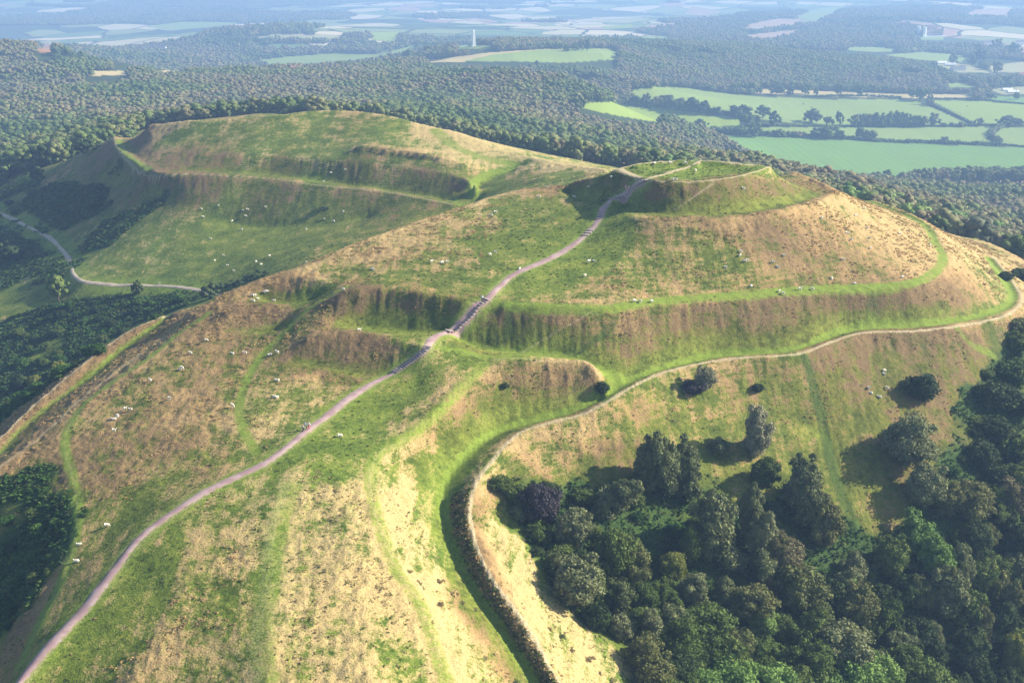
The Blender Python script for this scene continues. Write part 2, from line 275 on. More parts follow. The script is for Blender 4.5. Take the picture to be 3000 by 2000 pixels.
# ------------------------------------------------------------------ land cover of the hill
# (x, y, dry grass amount, straw 0 .. bracken brown 1, scrub, also shade painted on the summit mound)
CV = """620 1250 .5 .2 0|520 1350 .72 .5 0|400 1350 .45 .5 0|300 1450 .2 .4 0|600 1480 .45 .2 0|500 1530 .55 .4 0|700 1300 .74 .15 0|780 1200 .74 .15 0|720 1100 .5 .1 0|850 1000 .2 .2 0|800 980 .15 .2 0|740 1040 .15 .2 0|900 1450 .6 .2 0|800 1500 .75 .2 0|860 1350 .75 .2 0|940 1500 .35 .2 0|700 1540 .5 .3 0|350 1300 .3 .4 0|250 1400 .3 .4 0|120 1520 .2 .4 0|450 1230 .45 .4 0|560 1150 .4 .2 0|460 1450 .7 .5 0|560 1400 .7 .5 0|620 1350 .4 .1 0|380 1480 .55 .5 0|720 1400 .8 .2 0|640 1120 .4 .1 0|700 1180 .7 .15 0|800 1100 .55 .2 0|830 1200 .7 .1 0
930 1150 .82 .05 0|970 1250 .82 .05 0|1010 1350 .8 .15 0|1080 1480 .8 .15 0|1130 1540 .74 .15 0|950 1070 .5 .2 0|1000 1140 .45 .1 0|1010 1100 .25 .1 0|1040 1420 .85 .2 0|960 1320 .8 .3 .1
1120 1210 .8 .1 0|1180 1280 .82 .05 0|1260 1380 .84 .05 0|1350 1480 .84 .05 0|1400 1530 .82 .05 0|1300 1540 .82 .05 0|1220 1260 .5 .05 0
500 950 .75 .6 0|400 900 .75 .7 0|300 980 .7 .8 0|420 1010 .75 .9 0|300 1100 .65 .9 0|480 1060 .6 .7 0|560 1050 .45 .4 0|250 1000 .7 .8 0|220 1180 .45 .6 0|300 1180 .35 .6 0|230 1280 .4 .6 0|600 960 .6 .4 0|620 900 .5 .4 0|700 890 .6 .5 0|780 940 .35 .3 0|700 950 .4 .3 0|600 860 .5 .6 0|440 850 .65 .8 0|350 860 .55 .7 0|520 830 .6 .8 0|560 730 .85 .95 0|620 720 .8 .95 0|480 750 .8 .9 0|560 700 .6 .8 0|640 660 .8 .9 0|700 650 .8 .8 0|700 740 .6 .8 0|100 1050 .8 .9 0|120 1100 .8 1 0|200 960 .5 .5 0|90 1010 .8 .8 0|700 690 .3 .3 0|740 790 .65 .9 0|850 820 .7 1.2 0|800 830 .75 1.1 0|930 830 .3 .3 0|880 700 .5 1 0|1000 700 .4 .8 0|820 710 .55 1 0|880 745 .1 .5 0|960 740 .1 .5 0|1000 880 .3 .4 0|920 900 .25 .4 0|960 940 .4 .4 0|880 950 .3 .3 0|430 930 .8 .7 0|380 1090 .45 .6 0|200 1060 .7 .9 0|230 930 .6 .7 0
860 580 .88 .6 0|950 570 .8 .6 0|880 610 .7 .6 0|980 530 .75 .5 0|1080 510 .6 .5 0|1000 600 .45 .5 0|1080 620 .45 .5 0|1100 560 .3 .4 0|1180 560 .2 .4 0|1200 530 .2 .4 0|1250 560 .1 .3 0|1100 640 .25 .4 0|900 640 .3 .4 0|1130 460 .6 .4 0|1200 470 .35 .4 0|1280 440 .6 .7 0|1220 450 .5 .5 0|1300 500 .2 .4 0|1050 540 .45 .5 0|780 620 .5 .6 0|720 620 .6 .5 0|820 560 .85 .5 0
1400 540 .05 .3 0|1330 610 .1 .3 0|1250 650 .05 .3 0|1200 670 .05 .3 0|1380 600 .25 .4 0|1420 500 .1 .3 0|1350 570 .05 .3 0
1500 385 .0 .1 0|1560 400 0 .1 0|1650 395 0 .1 0|1600 375 .1 .2 0|1700 378 .25 .2 0|1720 388 .0 .1 0|1540 378 0 .1 0|1500 402 0 .1 0|1600 408 0 .1 0
1500 450 .45 1 .3|1560 455 .45 1.1 .3|1620 460 .5 1 .25|1700 440 .5 1.1 .2|1800 430 .6 1 .1|1650 425 .5 1.1 .25|1540 430 .45 1.1 .3|1850 430 .65 1 0|1380 430 .05 .9 .5|1350 445 .05 .5 .4|1290 435 .5 .9 0
1480 540 .45 .7 0|1560 530 .6 .7 0|1700 530 .65 .7 0|1800 520 .7 .8 0|1900 530 .78 .7 0|2000 530 .88 .5 0|2060 560 .88 .5 0|1500 600 .5 .6 0|1600 600 .6 .7 0|1700 620 .55 .7 0|1800 620 .6 .8 0|1900 600 .65 .8 0|2000 600 .78 .7 0|2080 610 .8 .6 0|1400 650 .5 .6 0|1500 660 .5 .6 0|1600 660 .5 .6 0|1950 460 .85 .5 0|1930 500 .8 .5 0|2100 560 .9 .5 0
1170 740 .3 .8 0|1250 750 .5 .7 0|1350 750 .5 .6 0|1450 760 .45 .5 0|1550 760 .5 .6 0|1650 750 .55 .8 0|1750 740 .6 .9 0|1850 720 .6 .9 0|1950 700 .6 .9 0|2050 690 .65 1 0|2120 700 .7 1 .1|2200 690 .85 .6 0|2230 650 .93 .4 0|2200 600 .93 .4 0|2260 700 .7 .5 0|2160 530 .93 .4 0|2280 650 .6 .5 .1|1200 790 .2 .5 0|1300 800 .4 .5 0|1400 810 .35 .5 0|1550 810 .3 .5 0|1100 770 .35 1 .1
1200 870 .65 .5 0|1300 860 .72 .5 0|1250 930 .5 .6 0|1350 880 .78 .5 0|1100 910 .45 .5 0|1080 960 .45 .5 0|1150 960 .4 .5 0|1000 990 .45 .5 0|1040 800 .3 .3 0|1100 1000 .3 .5 0
1300 1050 .6 .6 0|1400 950 .45 .5 0|1500 920 .4 .6 0|1600 920 .4 .5 0|1700 880 .45 .6 0|1700 950 .35 .5 0|1550 980 .35 .5 0|1850 880 .25 .5 0|1950 850 .5 .9 0|2050 820 .6 .9 0|2150 800 .62 .9 0|2200 870 .55 .8 0|2050 900 .45 .8 0|1950 950 .4 .7 0|2100 980 .5 .8 0|2200 950 .5 .7 0|1800 1000 .3 .5 0|1700 1050 .35 .5 0|1400 1060 .45 .7 .1|1250 1060 .65 .6 0|1350 1100 .35 .6 .2|2000 1080 .3 .6 .1|1950 1150 .1 .5 .2|2050 1130 .2 .5 .3|1800 1100 .2 .5 .3|2250 880 .4 .6 .2
1200 1150 .2 .5 .9|1300 1200 .1 .5 .95|1450 1150 .3 .8 .8|1600 1250 .1 .5 1|1300 1270 .1 .5 .95|1500 1350 0 .5 1|1700 1400 0 .5 1|1900 1300 0 .5 .95|1990 1200 .05 .5 .5|2000 1260 0 .5 .8|2200 1250 0 .5 1|2300 1000 .1 .5 .95|2335 850 .1 .5 .9|2300 1150 0 .5 1|2200 1450 0 .5 1|1600 1500 0 .5 1|1460 1500 .1 .5 .9|1500 1200 .3 .9 .6|1700 1200 .1 .5 .9|1350 1350 .1 .5 .9|1400 1420 .1 .5 .9
60 1150 0 .5 .5|80 1250 0 .5 .5|60 640 .3 .3 0|100 620 .35 .3 0|200 550 .25 .3 0|260 530 .25 .3 0|0 560 .2 .6 .2|90 500 .1 .5 .2|0 700 .25 .4 .2|150 730 .15 .4 .3|50 850 .1 .4 .3|240 430 .35 .8 .1|20 450 .15 .5 .3|150 400 .5 .5 0|300 720 .15 .4 .2|100 1000 .75 .9 0
150 887 .8 1 0|250 802 .8 1 0|60 958 .8 1 0|340 742 .75 1 0|170 938 .85 .7 0|280 850 .8 .7 0|380 775 .8 .7 0|30 1040 .6 .8 0|1075 1290 .75 1 0|1120 1385 .75 1 0|1180 1465 .75 1 0|1240 1545 .75 1 0|1052 1205 .3 .9 0|330 600 .5 .1 0|350 570 .45 .1 0|370 540 .4 .1 0
300 560 .35 .4 0|300 610 .4 .5 0|400 560 .3 .4 0|450 600 .15 .3 .1|600 560 .08 .4 .3|600 600 .08 .4 .25|800 540 .25 .6 .25|700 480 .1 .5 .25|500 500 .12 .4 .15|380 450 .45 1 0|330 430 .7 .9 0|460 430 .55 1 0|600 440 .3 .9 .15|200 390 .6 .6 0|250 395 .5 .9 .2|900 480 .25 .8 .2|950 500 .4 .8 .1|350 520 .25 .4 0
400 370 .7 1 0|500 375 .5 1.1 0|650 385 .35 1.1 .15|800 405 .3 1.1 .2|950 420 .3 1 .25|1050 430 .25 .9 .25|310 330 .85 .9 0|350 350 .8 .9 0
450 300 .35 .3 0|600 300 .35 .4 0|700 280 .3 .3 0|800 300 .4 .5 0|900 300 .3 .3 0|1000 330 .6 .1 0|1000 300 .9 .2 0|1100 350 .65 .05 0|1200 370 .6 .05 0|1100 335 .95 .1 0|950 278 .6 .2 0|700 350 .35 .2 0|600 345 .4 .2 0|400 292 .85 .4 0|400 320 .25 .3 0|900 358 .5 .5 0|1280 380 .9 .05 0|1350 388 .9 .05 0|1200 410 .4 .7 0|1150 430 .1 .4 0|1300 400 .15 .4 .1|750 370 .3 .2 0|550 330 .45 .5 0"""
cv = np.array([[float(a) for a in e.split()] for ln in CV.split('\n') for e in ln.split('|')])
cvx, cvy, _ = hit(cv[:, 0], cv[:, 1])
GS = 2.0; g2w = int((NX1 - NX0) / GS) + 1; g2h = int((NY1 - NY0) / GS) + 1
gxx, gyy = np.meshgrid(NX0 + np.arange(g2w) * GS, NY0 + np.arange(g2h) * GS)
wx = gxx + fbm(gxx, gyy, 25, 3, 20) * 7; wy = gyy + fbm(gxx, gyy, 25, 3, 25) * 7
num = np.zeros((3, g2h, g2w)); den = np.zeros((g2h, g2w))
ex = 1.0 + np.clip((gyy - 250) / 300, 0, 1) * .6
for i in range(len(cv)):
    d2 = (wx - cvx[i]) ** 2 + ((wy - cvy[i]) * .7) ** 2 + 4; w = d2 ** -1.9
    den += w
    for k in range(3): num[k] += w * cv[i, 2 + k]
COVER = num / den
SCRUB = [[(0,415),(60,405),(110,410),(180,425),(268,440),(255,470),(210,510),(150,525),(110,520),(60,505),(0,480),(-80,470),(-80,430)], [(385,455),(350,490),(290,530),(230,575),(175,595),(200,550),(240,510),(290,480),(340,460)],
 [(-80,480),(0,500),(60,530),(100,555),(140,590),(145,615),(100,640),(60,625),(40,655),(-80,690)], [(185,600),(150,640),(90,665),(60,665),(120,630)], [(-80,760),(0,735),(60,715),(130,690),(200,668),(300,668),(455,676),(420,708),(300,752),(200,820),(100,900),(0,975),(-80,1010)],
 [(-80,1130),(0,1112),(60,1096),(90,1078),(112,1110),(150,1150),(165,1180),(160,1240),(135,1300),(80,1380),(20,1440),(-80,1500)], [(240,395),(290,366),(285,392),(235,410)],
 [(1120,1090),(1240,1120),(1430,1120),(1600,1130),(1750,1130),(1900,1140),(1960,1220),(2040,1230),(2110,1120),(2190,1010),(2240,900),(2300,780),(2352,720),(2480,700),(2480,1700),(1480,1700),(1430,1500),(1330,1400),(1240,1300),(1170,1220)]]
def poly_w(pts):
    P = np.array(pts, float); Q = np.vstack([P[i] * (1 - t) + P[(i + 1) % len(P)] * t for i in range(len(P)) for t in np.linspace(0, 1, 5, endpoint=False)]); x, y, z = hit(Q[:, 0], Q[:, 1]); return x, y
sm = np.zeros((g2h, g2w))
def inside0(px, py, X, Y):
    c = np.zeros(X.shape, bool)
    for i in range(len(px)):
        j = i - 1; c ^= ((py[i] > Y) != (py[j] > Y)) & (X < (px[j] - px[i]) * (Y - py[i]) / (py[j] - py[i] + 1e-12) + px[i])
    return c
for p in SCRUB:
    a_, b_ = poly_w(p); sm = np.maximum(sm, inside0(a_, b_, gxx + fbm(gxx, gyy, 14, 4, 21) * 8, gyy + fbm(gxx, gyy, 14, 4, 27) * 8) * np.clip(1.35 + fbm(gxx, gyy, 18, 3, 29) * 2.2, .25, 1))
sm = gauss(sm, .5); COVER[2] = np.maximum(COVER[2] * .6, sm * .97); COVER[0] *= 1 - sm * .8
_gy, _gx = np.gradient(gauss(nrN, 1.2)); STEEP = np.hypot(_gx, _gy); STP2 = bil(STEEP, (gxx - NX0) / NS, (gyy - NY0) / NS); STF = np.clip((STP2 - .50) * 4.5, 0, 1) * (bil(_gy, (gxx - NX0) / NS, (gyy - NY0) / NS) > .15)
STF = gauss(STF, .6); COVER[1] += STF * .4; COVER[0] = np.clip(COVER[0] * 1.0 - .01 - .03 * (COVER[1] < .45), 0, 1); COVER[0] += (np.maximum(COVER[0], .55) - COVER[0]) * STF * .6  # scarps facing the camera go browner: bracken, plus shade put into the colour
# narrow features stamped on a fine grid: 0 lush grass, 1 bare earth / worn pale grass, 2 dark rank grass
TS = .3; tw = int((NX1 - NX0) / TS) + 1; th = int((NY1 - NY0) / TS) + 1
STAMP = np.zeros((3, th, tw), np.float32)
def stamp(layer, pts, hw, val=1.0, world=None, soft=.6):
    hw = hw * (.42, .6, .65)[layer]; val = val * (.8, .85, .7)[layer]; soft = (1.3, .6, 1.0)[layer]
    if world is None:
        s = spline([(a, b, 0) for a, b in [p[:2] for p in pts]], 12); x, y, z = hit(s[:, 0], s[:, 1])
    else: x, y = world
    L = np.hypot(np.diff(x), np.diff(y)); keep = L < 40
    for i in range(len(x) - 1):
        if not keep[i]: continue
        n = max(1, int(L[i] / (hw * .5)))
        for k in range(n):
            a = k / n; cx = x[i] * (1 - a) + x[i + 1] * a; cy = y[i] * (1 - a) + y[i + 1] * a
            r = hw * (1 + soft) ; x0 = int((cx - r - NX0) / TS); x1 = int((cx + r - NX0) / TS) + 2; y0 = int((cy - r - NY0) / TS); y1 = int((cy + r - NY0) / TS) + 2
            if x0 < 0 or y0 < 0 or x1 >= tw or y1 >= th: continue
            xx = NX0 + np.arange(x0, x1) * TS - cx; yy = NY0 + np.arange(y0, y1) * TS - cy
            d = np.sqrt(xx[None] ** 2 + yy[:, None] ** 2); v = val * np.clip((r - d) / (hw * soft + .01), 0, 1)
            STAMP[layer, y0:y1, x0:x1] = np.maximum(STAMP[layer, y0:y1, x0:x1], v)
def wl(l): s = spline(l, 12); x, y, z = atz(s[:, 0], s[:, 1], s[:, 2]); return x, y
for l, hw, v in ((T1, 2.3, 1), (off(T1, 0, 4, 0), 1.0, .8), (DITL, 2.0, 1), (DITB, 1.7, .75), (TRKL, 1.8, .9), (GREENL, 1.8, .9), (SPUR, 2.2, .75), (DMID, 2.2, .8)): stamp(0, l, hw, v, wl(l))
for l, hw, v in ((LOWC, .8, .85), (TER2, .8, .8), (RIMF, .6, .85), (RIMB, 1.0, .9), (RIM2, .6, .5), (SPUR, .7, .35), (GREENL, .5, .5), (TRKL, .5, .35), (BAST, .6, .6), (SIL[:8], .7, .5), (SIL2[8:], 1.0, .6), (BANKA, .7, .8), (BANKB, .8, .7)): stamp(1, l, hw, v, wl(l))
stamp(1, [(1078,1150),(1085,1200),(1100,1270),(1125,1320),(1180,1390),(1230,1460),(1262,1530),(1280,1566)], .35, .9)
for p, hw, v in (([(1360,715),(1300,750),(1240,785),(1195,812)], .5, .6), ([(1550,482),(1590,455),(1640,420)], .5, .7), ([(1483,412),(1530,398),(1575,385),(1608,372)], 1.0, 1), ([(1425,388),(1440,396),(1470,408)], 1.5, 1), ([(1430,382),(1460,374),(1500,370)], 1.8, .8),
                 ([(590,1568),(590,1450),(610,1330),(625,1200),(660,1110)], 1.5, .5), ([(625,1568),(618,1450),(635,1330),(650,1220)], 1.0, .42), ([(840,940),(862,975),(880,1010)], .4, .5), ([(330,690),(300,740),(275,785)], .5, .5), ([(880,1030),(850,1080),(855,1150),(880,1230),(915,1310),(955,1370),(990,1440),(1015,1520)], .5, .5),
                 ([(1140,1055),(1300,1075),(1420,1065),(1560,1060)], .3, .5), ([(1140,1065),(1300,1085),(1460,1080)], .3, .5), ([(1270,855),(1300,812)], .3, .3), ([(1040,1060),(930,1030)], .3, .4), ([(1000,905),(1080,880)], .3, .4), ([(1100,895),(1130,960)], .3, 0), ([(900,905),(1000,880),(1060,865)], .35, .5), ([(1310,822),(1500,815),(1620,805)], .3, .35)): stamp(1, p, hw, v)
for p, hw, v in (([(610,1560),(600,1450),(620,1330),(640,1200),(670,1110)], 3.2, .7), ([(1000,300),(1050,340),(1120,365),(1180,378)], 5, .8), ([(60,1480),(90,1500)], 1, .5), ([(1100,455),(1080,430),(1110,405),(1150,390)], 3, .9), ([(1040,460),(1060,470)], 3, .8), ([(270,320),(285,350),(345,392)], 3, .9),
                 ([(2270,595),(2300,640),(2325,680),(2310,705),(2240,730)], 2.2, 1), ([(2200,755),(2230,790),(2290,820)], 1.6, .8), ([(870,1040),(900,1020),(960,985),(1040,910),(1100,850),(1140,825),(1240,822)], 1.8, .8), ([(990,795),(1060,805),(1120,820),(1200,815),(1300,823)], 1.8, .9), ([(1390,860),(1430,880),(1390,920)], 2.2, .9),
                 ([(360,420),(350,402),(450,403)], 2, .5), ([(900,580),(1020,600),(1130,600)], 1.5, .3)): stamp(0, p, hw, v)
for p in (MAIN,): stamp(0, p, 4.5, .8, wl(p)); stamp(1, p, 2.3, .6, wl(p))
stamp(0, TRACK, 10, .75, wl(TRACK))
for p, hw, v in (([(1850,825),(1880,930),(1900,1020),(1930,1130),(1970,1210)], 1.6, 1), ([(1365,722),(1388,755),(1365,785),(1320,815)], .8, .9), ([(1417,712),(1405,750),(1370,780)], 1.0, .9), ([(1500,508),(1530,570),(1555,645)], .8, .8), ([(1445,540),(1405,620),(1360,665)], .9, .8), ([(2010,668),(2000,715),(2005,752)], 1.8, .9), ([(1795,515),(1830,580),(1858,642)], .7, .6),
                 ([(1640,530),(1620,590),(1640,650)], .6, .5), ([(1700,690),(1705,740),(1715,800)], .9, .6), ([(1850,680),(1860,740)], .9, .6), ([(1780,685),(1800,760)], .8, .6), ([(1650,690),(1640,760)], .8, .5), ([(1170,712),(1165,780)], 1.4, .9), ([(1130,705),(1120,760)], 1.2, .7), ([(1090,895),(1110,935),(1122,965)], .6, .7), ([(1200,840),(1215,900),(1225,950)], .5, .5), ([(1250,835),(1280,900),(1300,950)], .4, .5), ([(1300,840),(1340,900)], .4, .5),
                 ([(1945,880),(1970,980),(2010,1100)], .9, .6), ([(2080,870),(2100,960)], .8, .4), ([(1780,830),(1800,930),(1830,1020)], .8, .5), ([(1550,870),(1560,960)], .8, .4), ([(700,930),(740,955)], 1, .4), ([(880,740),(950,755),(1000,760)], 2.2, .6), ([(850,720),(860,750)], 2.2, .6), ([(1470,440),(1480,480)], 1.5, .7), ([(1770,405),(1760,450)], 1.4, .6), ([(1600,420),(1590,480)], 1.1, .6),
                 ([(400,1420),(500,1480),(540,1560)], 1.6, .7), ([(580,1180),(450,1290),(330,1400),(200,1500)], 1.3, .45), ([(540,1260),(600,1270)], 1.3, .7), ([(680,1530),(640,1560)], 2, .7), ([(850,440),(930,470)], 3, .5)): stamp(2, p, hw, v)
# ------------------------------------------------------------------ countryside parcels
def poly_world(pts):
    P = np.array([(a, b) for a, b in pts], float); Q = []
    for i in range(len(P)):
        a, b = P[i], P[(i + 1) % len(P)]
        for t in np.linspace(0, 1, 5, endpoint=False): Q.append(a * (1 - t) + b * t)
    Q = np.array(Q); x, y, z = hit(Q[:, 0], Q[:, 1]); return x, y
def inside(px, py, X, Y):
    bx = (X >= px.min()) & (X <= px.max()) & (Y >= py.min()) & (Y <= py.max()); out = np.zeros(X.shape, bool)
    x = X[bx]; y = Y[bx]; c = np.zeros(x.shape, bool); n = len(px)
    for i in range(n):
        j = i - 1; cond = (py[i] > y) != (py[j] > y)
        c ^= cond & (x < (px[j] - px[i]) * (y - py[i]) / (py[j] - py[i] + 1e-12) + px[i])
    out[bx] = c; return out
LIME = (.24, .34, .05); PAS = (.22, .31, .07); GRN = (.13, .27, .05); STR = (.50, .40, .20); PNK = (.42, .27, .20); PALE = (.34, .33, .17); HEA = (.36, .17, .09)
PARC = [(LIME, [(1295,237),(1400,235),(1500,245),(1620,259),(1700,269),(1700,291),(1640,297),(1600,300),(1570,292),(1480,277),(1400,263),(1340,250)]),
 (PAS, [(1435,215),(1470,203),(1540,198),(1600,205),(1700,218),(1800,224),(1900,228),(2060,228),(2110,234),(2228,284),(2150,287),(1950,292),(1850,285),(1760,278),(1700,264),(1600,246),(1520,232),(1450,228)]),
 (STR, [(1735,202),(1900,209),(2060,215),(2240,217),(2240,226),(2100,226),(1900,222),(1735,216)]),
 (LIME, [(2135,230),(2250,232),(2352,241),(2480,250),(2480,292),(2352,287),(2240,284),(2212,270)]), (GRN, [(2250,219),(2352,223),(2480,226),(2480,240),(2352,236),(2280,231)]),
 (PAS, [(1620,293),(1780,291),(1900,293),(2260,290),(2285,300),(2265,318),(2280,329),(2100,323),(1900,313),(1750,303)]), (PAS, [(2300,294),(2352,291),(2480,296),(2480,342),(2352,336),(2302,331),(2277,315)]),
 (GRN, [(1605,306),(1750,313),(1900,319),(2050,327),(2290,337),(2352,339),(2500,343),(2500,386),(2352,386),(2150,389),(2080,402),(2050,414),(1990,404),(1850,398),(1800,380),(1700,337)]),
 (PNK, [(2090,424),(2130,416),(2250,414),(2352,413),(2500,412),(2500,440),(2352,434),(2230,436)]),
 (STR, [(945,139),(1020,134),(1130,120),(1240,113),(1330,112),(1200,123),(1110,136),(1060,144),(960,144)]), (PAS, [(1060,142),(1130,126),(1240,114),(1400,111),(1425,122),(1415,138),(1300,145),(1180,142)]),
 (PAS, [(1045,104),(1135,104),(1135,113),(1045,113)]), (PAS, [(2105,78),(2168,78),(2168,92),(2105,92)]), (PAS, [(1915,113),(1960,108),(2010,108),(2100,118),(2000,120)]), (PAS, [(2030,126),(2120,119),(2220,128),(2210,144),(2100,138)]),
 (PALE, [(2140,146),(2180,143),(2230,150),(2290,172),(2200,166)]), (PALE, [(2270,206),(2352,198),(2450,200),(2450,218),(2300,217)]), (PALE, [(2265,150),(2352,142),(2450,150),(2450,170),(2280,166)]), (PAS, [(2160,190),(2220,192),(2250,204),(2180,200)]),
 (PNK, [(2215,32),(2240,22),(2325,20),(2320,44),(2290,39),(2230,39)]), (PAS, [(1880,45),(1920,30),(1945,12),(1880,20),(1815,42)]), (PNK, [(1700,60),(1790,42),(1847,45),(1830,56),(1720,65)]), (PNK, [(1705,82),(1790,72),(1882,64),(1790,86),(1730,91)]),
 (PNK, [(1568,34),(1590,15),(1640,24),(1662,30),(1620,36)]), (PNK, [(1480,60),(1540,54),(1625,44),(1590,52),(1500,64)]), (PALE, [(1330,50),(1420,43),(1500,42),(1440,54)]), (LIME, [(1380,62),(1450,56),(1460,64),(1390,68)]),
 (PALE, [(575,92),(600,82),(640,78),(790,82),(832,94),(700,96)]), (LIME, [(835,76),(920,72),(918,95),(860,94)]), (PAS, [(560,142),(660,130),(800,121),(870,126),(962,100),(960,120),(850,142),(700,152),(640,152)]), (PAS, [(1450,86),(1520,82),(1560,90),(1480,100)]),
 (STR, [(185,164),(290,162),(300,174),(195,175)]), (STR, [(340,165),(390,161),(440,174),(380,178)]), (HEA, [(58,122),(110,101),(142,106),(118,121)]), (PALE, [(58,97),(130,93),(175,108),(140,110),(105,99),(70,108)]),
 (PAS, [(330,62),(420,50),(560,52),(520,60),(400,70)]), (PAS, [(1300,88),(1330,84),(1325,98),(1295,98)])]
PW = [(c, poly_world(p)) for c, p in PARC]
WOODF = [[(0,200),(60,215),(400,180),(560,150),(350,165),(300,178),(100,200)]]
def wood_far(x, y):                                  # wooded patches of the distant plain
    return fbm(x, y, 700, 4, 40) + .25 * fbm(x, y, 220, 3, 44)
# ------------------------------------------------------------------ the ground sheet
phis = np.linspace(R(-38), R(38), 1150)
rs = [92.]
while rs[-1] < 15500: rs.append(rs[-1] * (1.0022 if rs[-1] < 480 else 1.0035 if rs[-1] < 800 else 1.0065))
PH, RR = np.meshgrid(phis, np.array(rs)); X = RR * np.sin(PH); Y = RR * np.cos(PH)
fl = lambda L, u, v: bil(L, u, v)
nearm = np.clip(np.minimum.reduce([X - NX0, NX1 - X, NY1 - Y]) / 12, 0, 1)
u2, v2 = (X - NX0) / GS, (Y - NY0) / GS
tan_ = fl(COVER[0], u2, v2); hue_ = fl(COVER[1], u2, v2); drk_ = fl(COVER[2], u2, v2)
cc = fl(conc, X - NX0, Y - NY0)
ut, vt = (X - NX0) / TS, (Y - NY0) / TS
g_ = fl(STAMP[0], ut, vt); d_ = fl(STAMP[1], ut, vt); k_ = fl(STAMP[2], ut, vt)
g_ = np.maximum(g_, np.clip(cc * .8, 0, .4)); tan_ = np.clip(tan_ - np.clip(cc, -.3, .5) * .6, 0, 1)
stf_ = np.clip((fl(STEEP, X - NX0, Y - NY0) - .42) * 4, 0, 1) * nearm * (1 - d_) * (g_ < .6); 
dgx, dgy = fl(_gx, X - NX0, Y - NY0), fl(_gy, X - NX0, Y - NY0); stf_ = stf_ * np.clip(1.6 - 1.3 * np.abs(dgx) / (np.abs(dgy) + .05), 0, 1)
rill = fbm(X + .3 * fbm(X, Y, 4, 2, 97), Y * .22, 1.25, 3, 95); k_ = np.maximum(k_, stf_ * np.clip(rill * 2.2 - .05, 0, .5))  # rills also darkened: furrow shade added to the rank grass colour
rough = np.clip(tan_ * 1.2 - .2, 0, 1) * (1 - g_) * (1 - np.minimum(d_ * 1.3, 1)) + drk_ * .8
lump = (np.abs(fbm(X, Y, 3.2, 3, 60)) * -1.1 + .3) * .62 + fbm(X, Y, 1.1, 2, 66) * .22
terr = fbm(X * .12, nrN.mean() * 0 + base_h(X, Y) * 1.35 + X * .02, 1.0, 2, 70)      # sheep terracettes along the contours
sl = np.clip((X + 20) / 40, 0, 1) * (Y < 420)
ZG = height(X, Y) + stf_ * rill * -.28 + nearm * rough * (lump + terr * .22 * sl)
far_col = np.zeros(X.shape + (4,), np.float32)
FARM = (RR > 420)
for c, (px_, py_) in PW:
    m = inside(px_, py_, X, Y) & FARM; far_col[m] = (*c, 1)
hw_, ww_ = X.shape
gi = np.arange(hw_ * ww_).reshape(hw_, ww_)
quads = np.stack([gi[:-1, :-1], gi[:-1, 1:], gi[1:, 1:], gi[1:, :-1]], -1).reshape(-1, 4)
gme = np_mesh('ground', np.stack([X, Y, ZG], -1).reshape(-1, 3), [quads])
def vattr(me, name, arr):
    a = me.attributes.new(name, 'FLOAT_COLOR', 'POINT'); a.data.foreach_set('color', np.ascontiguousarray(arr, np.float32).ravel())
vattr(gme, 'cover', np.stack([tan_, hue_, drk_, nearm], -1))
def wood_limit(x, y):
    b = CX + F * np.asarray(x) / (np.asarray(y) * CP + 150 * SP); return 2050 + 500 * np.clip((b - 900) / 250, 0, 1) + 350 * np.clip((b - 1400) / 200, 0, 1)
farw = np.clip((RR - wood_limit(X, Y)) / 200, 0, 1)
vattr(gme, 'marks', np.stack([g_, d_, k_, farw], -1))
vattr(gme, 'parcel', far_col)
GROUND = link('ground', gme); tag(GROUND, kind='structure')
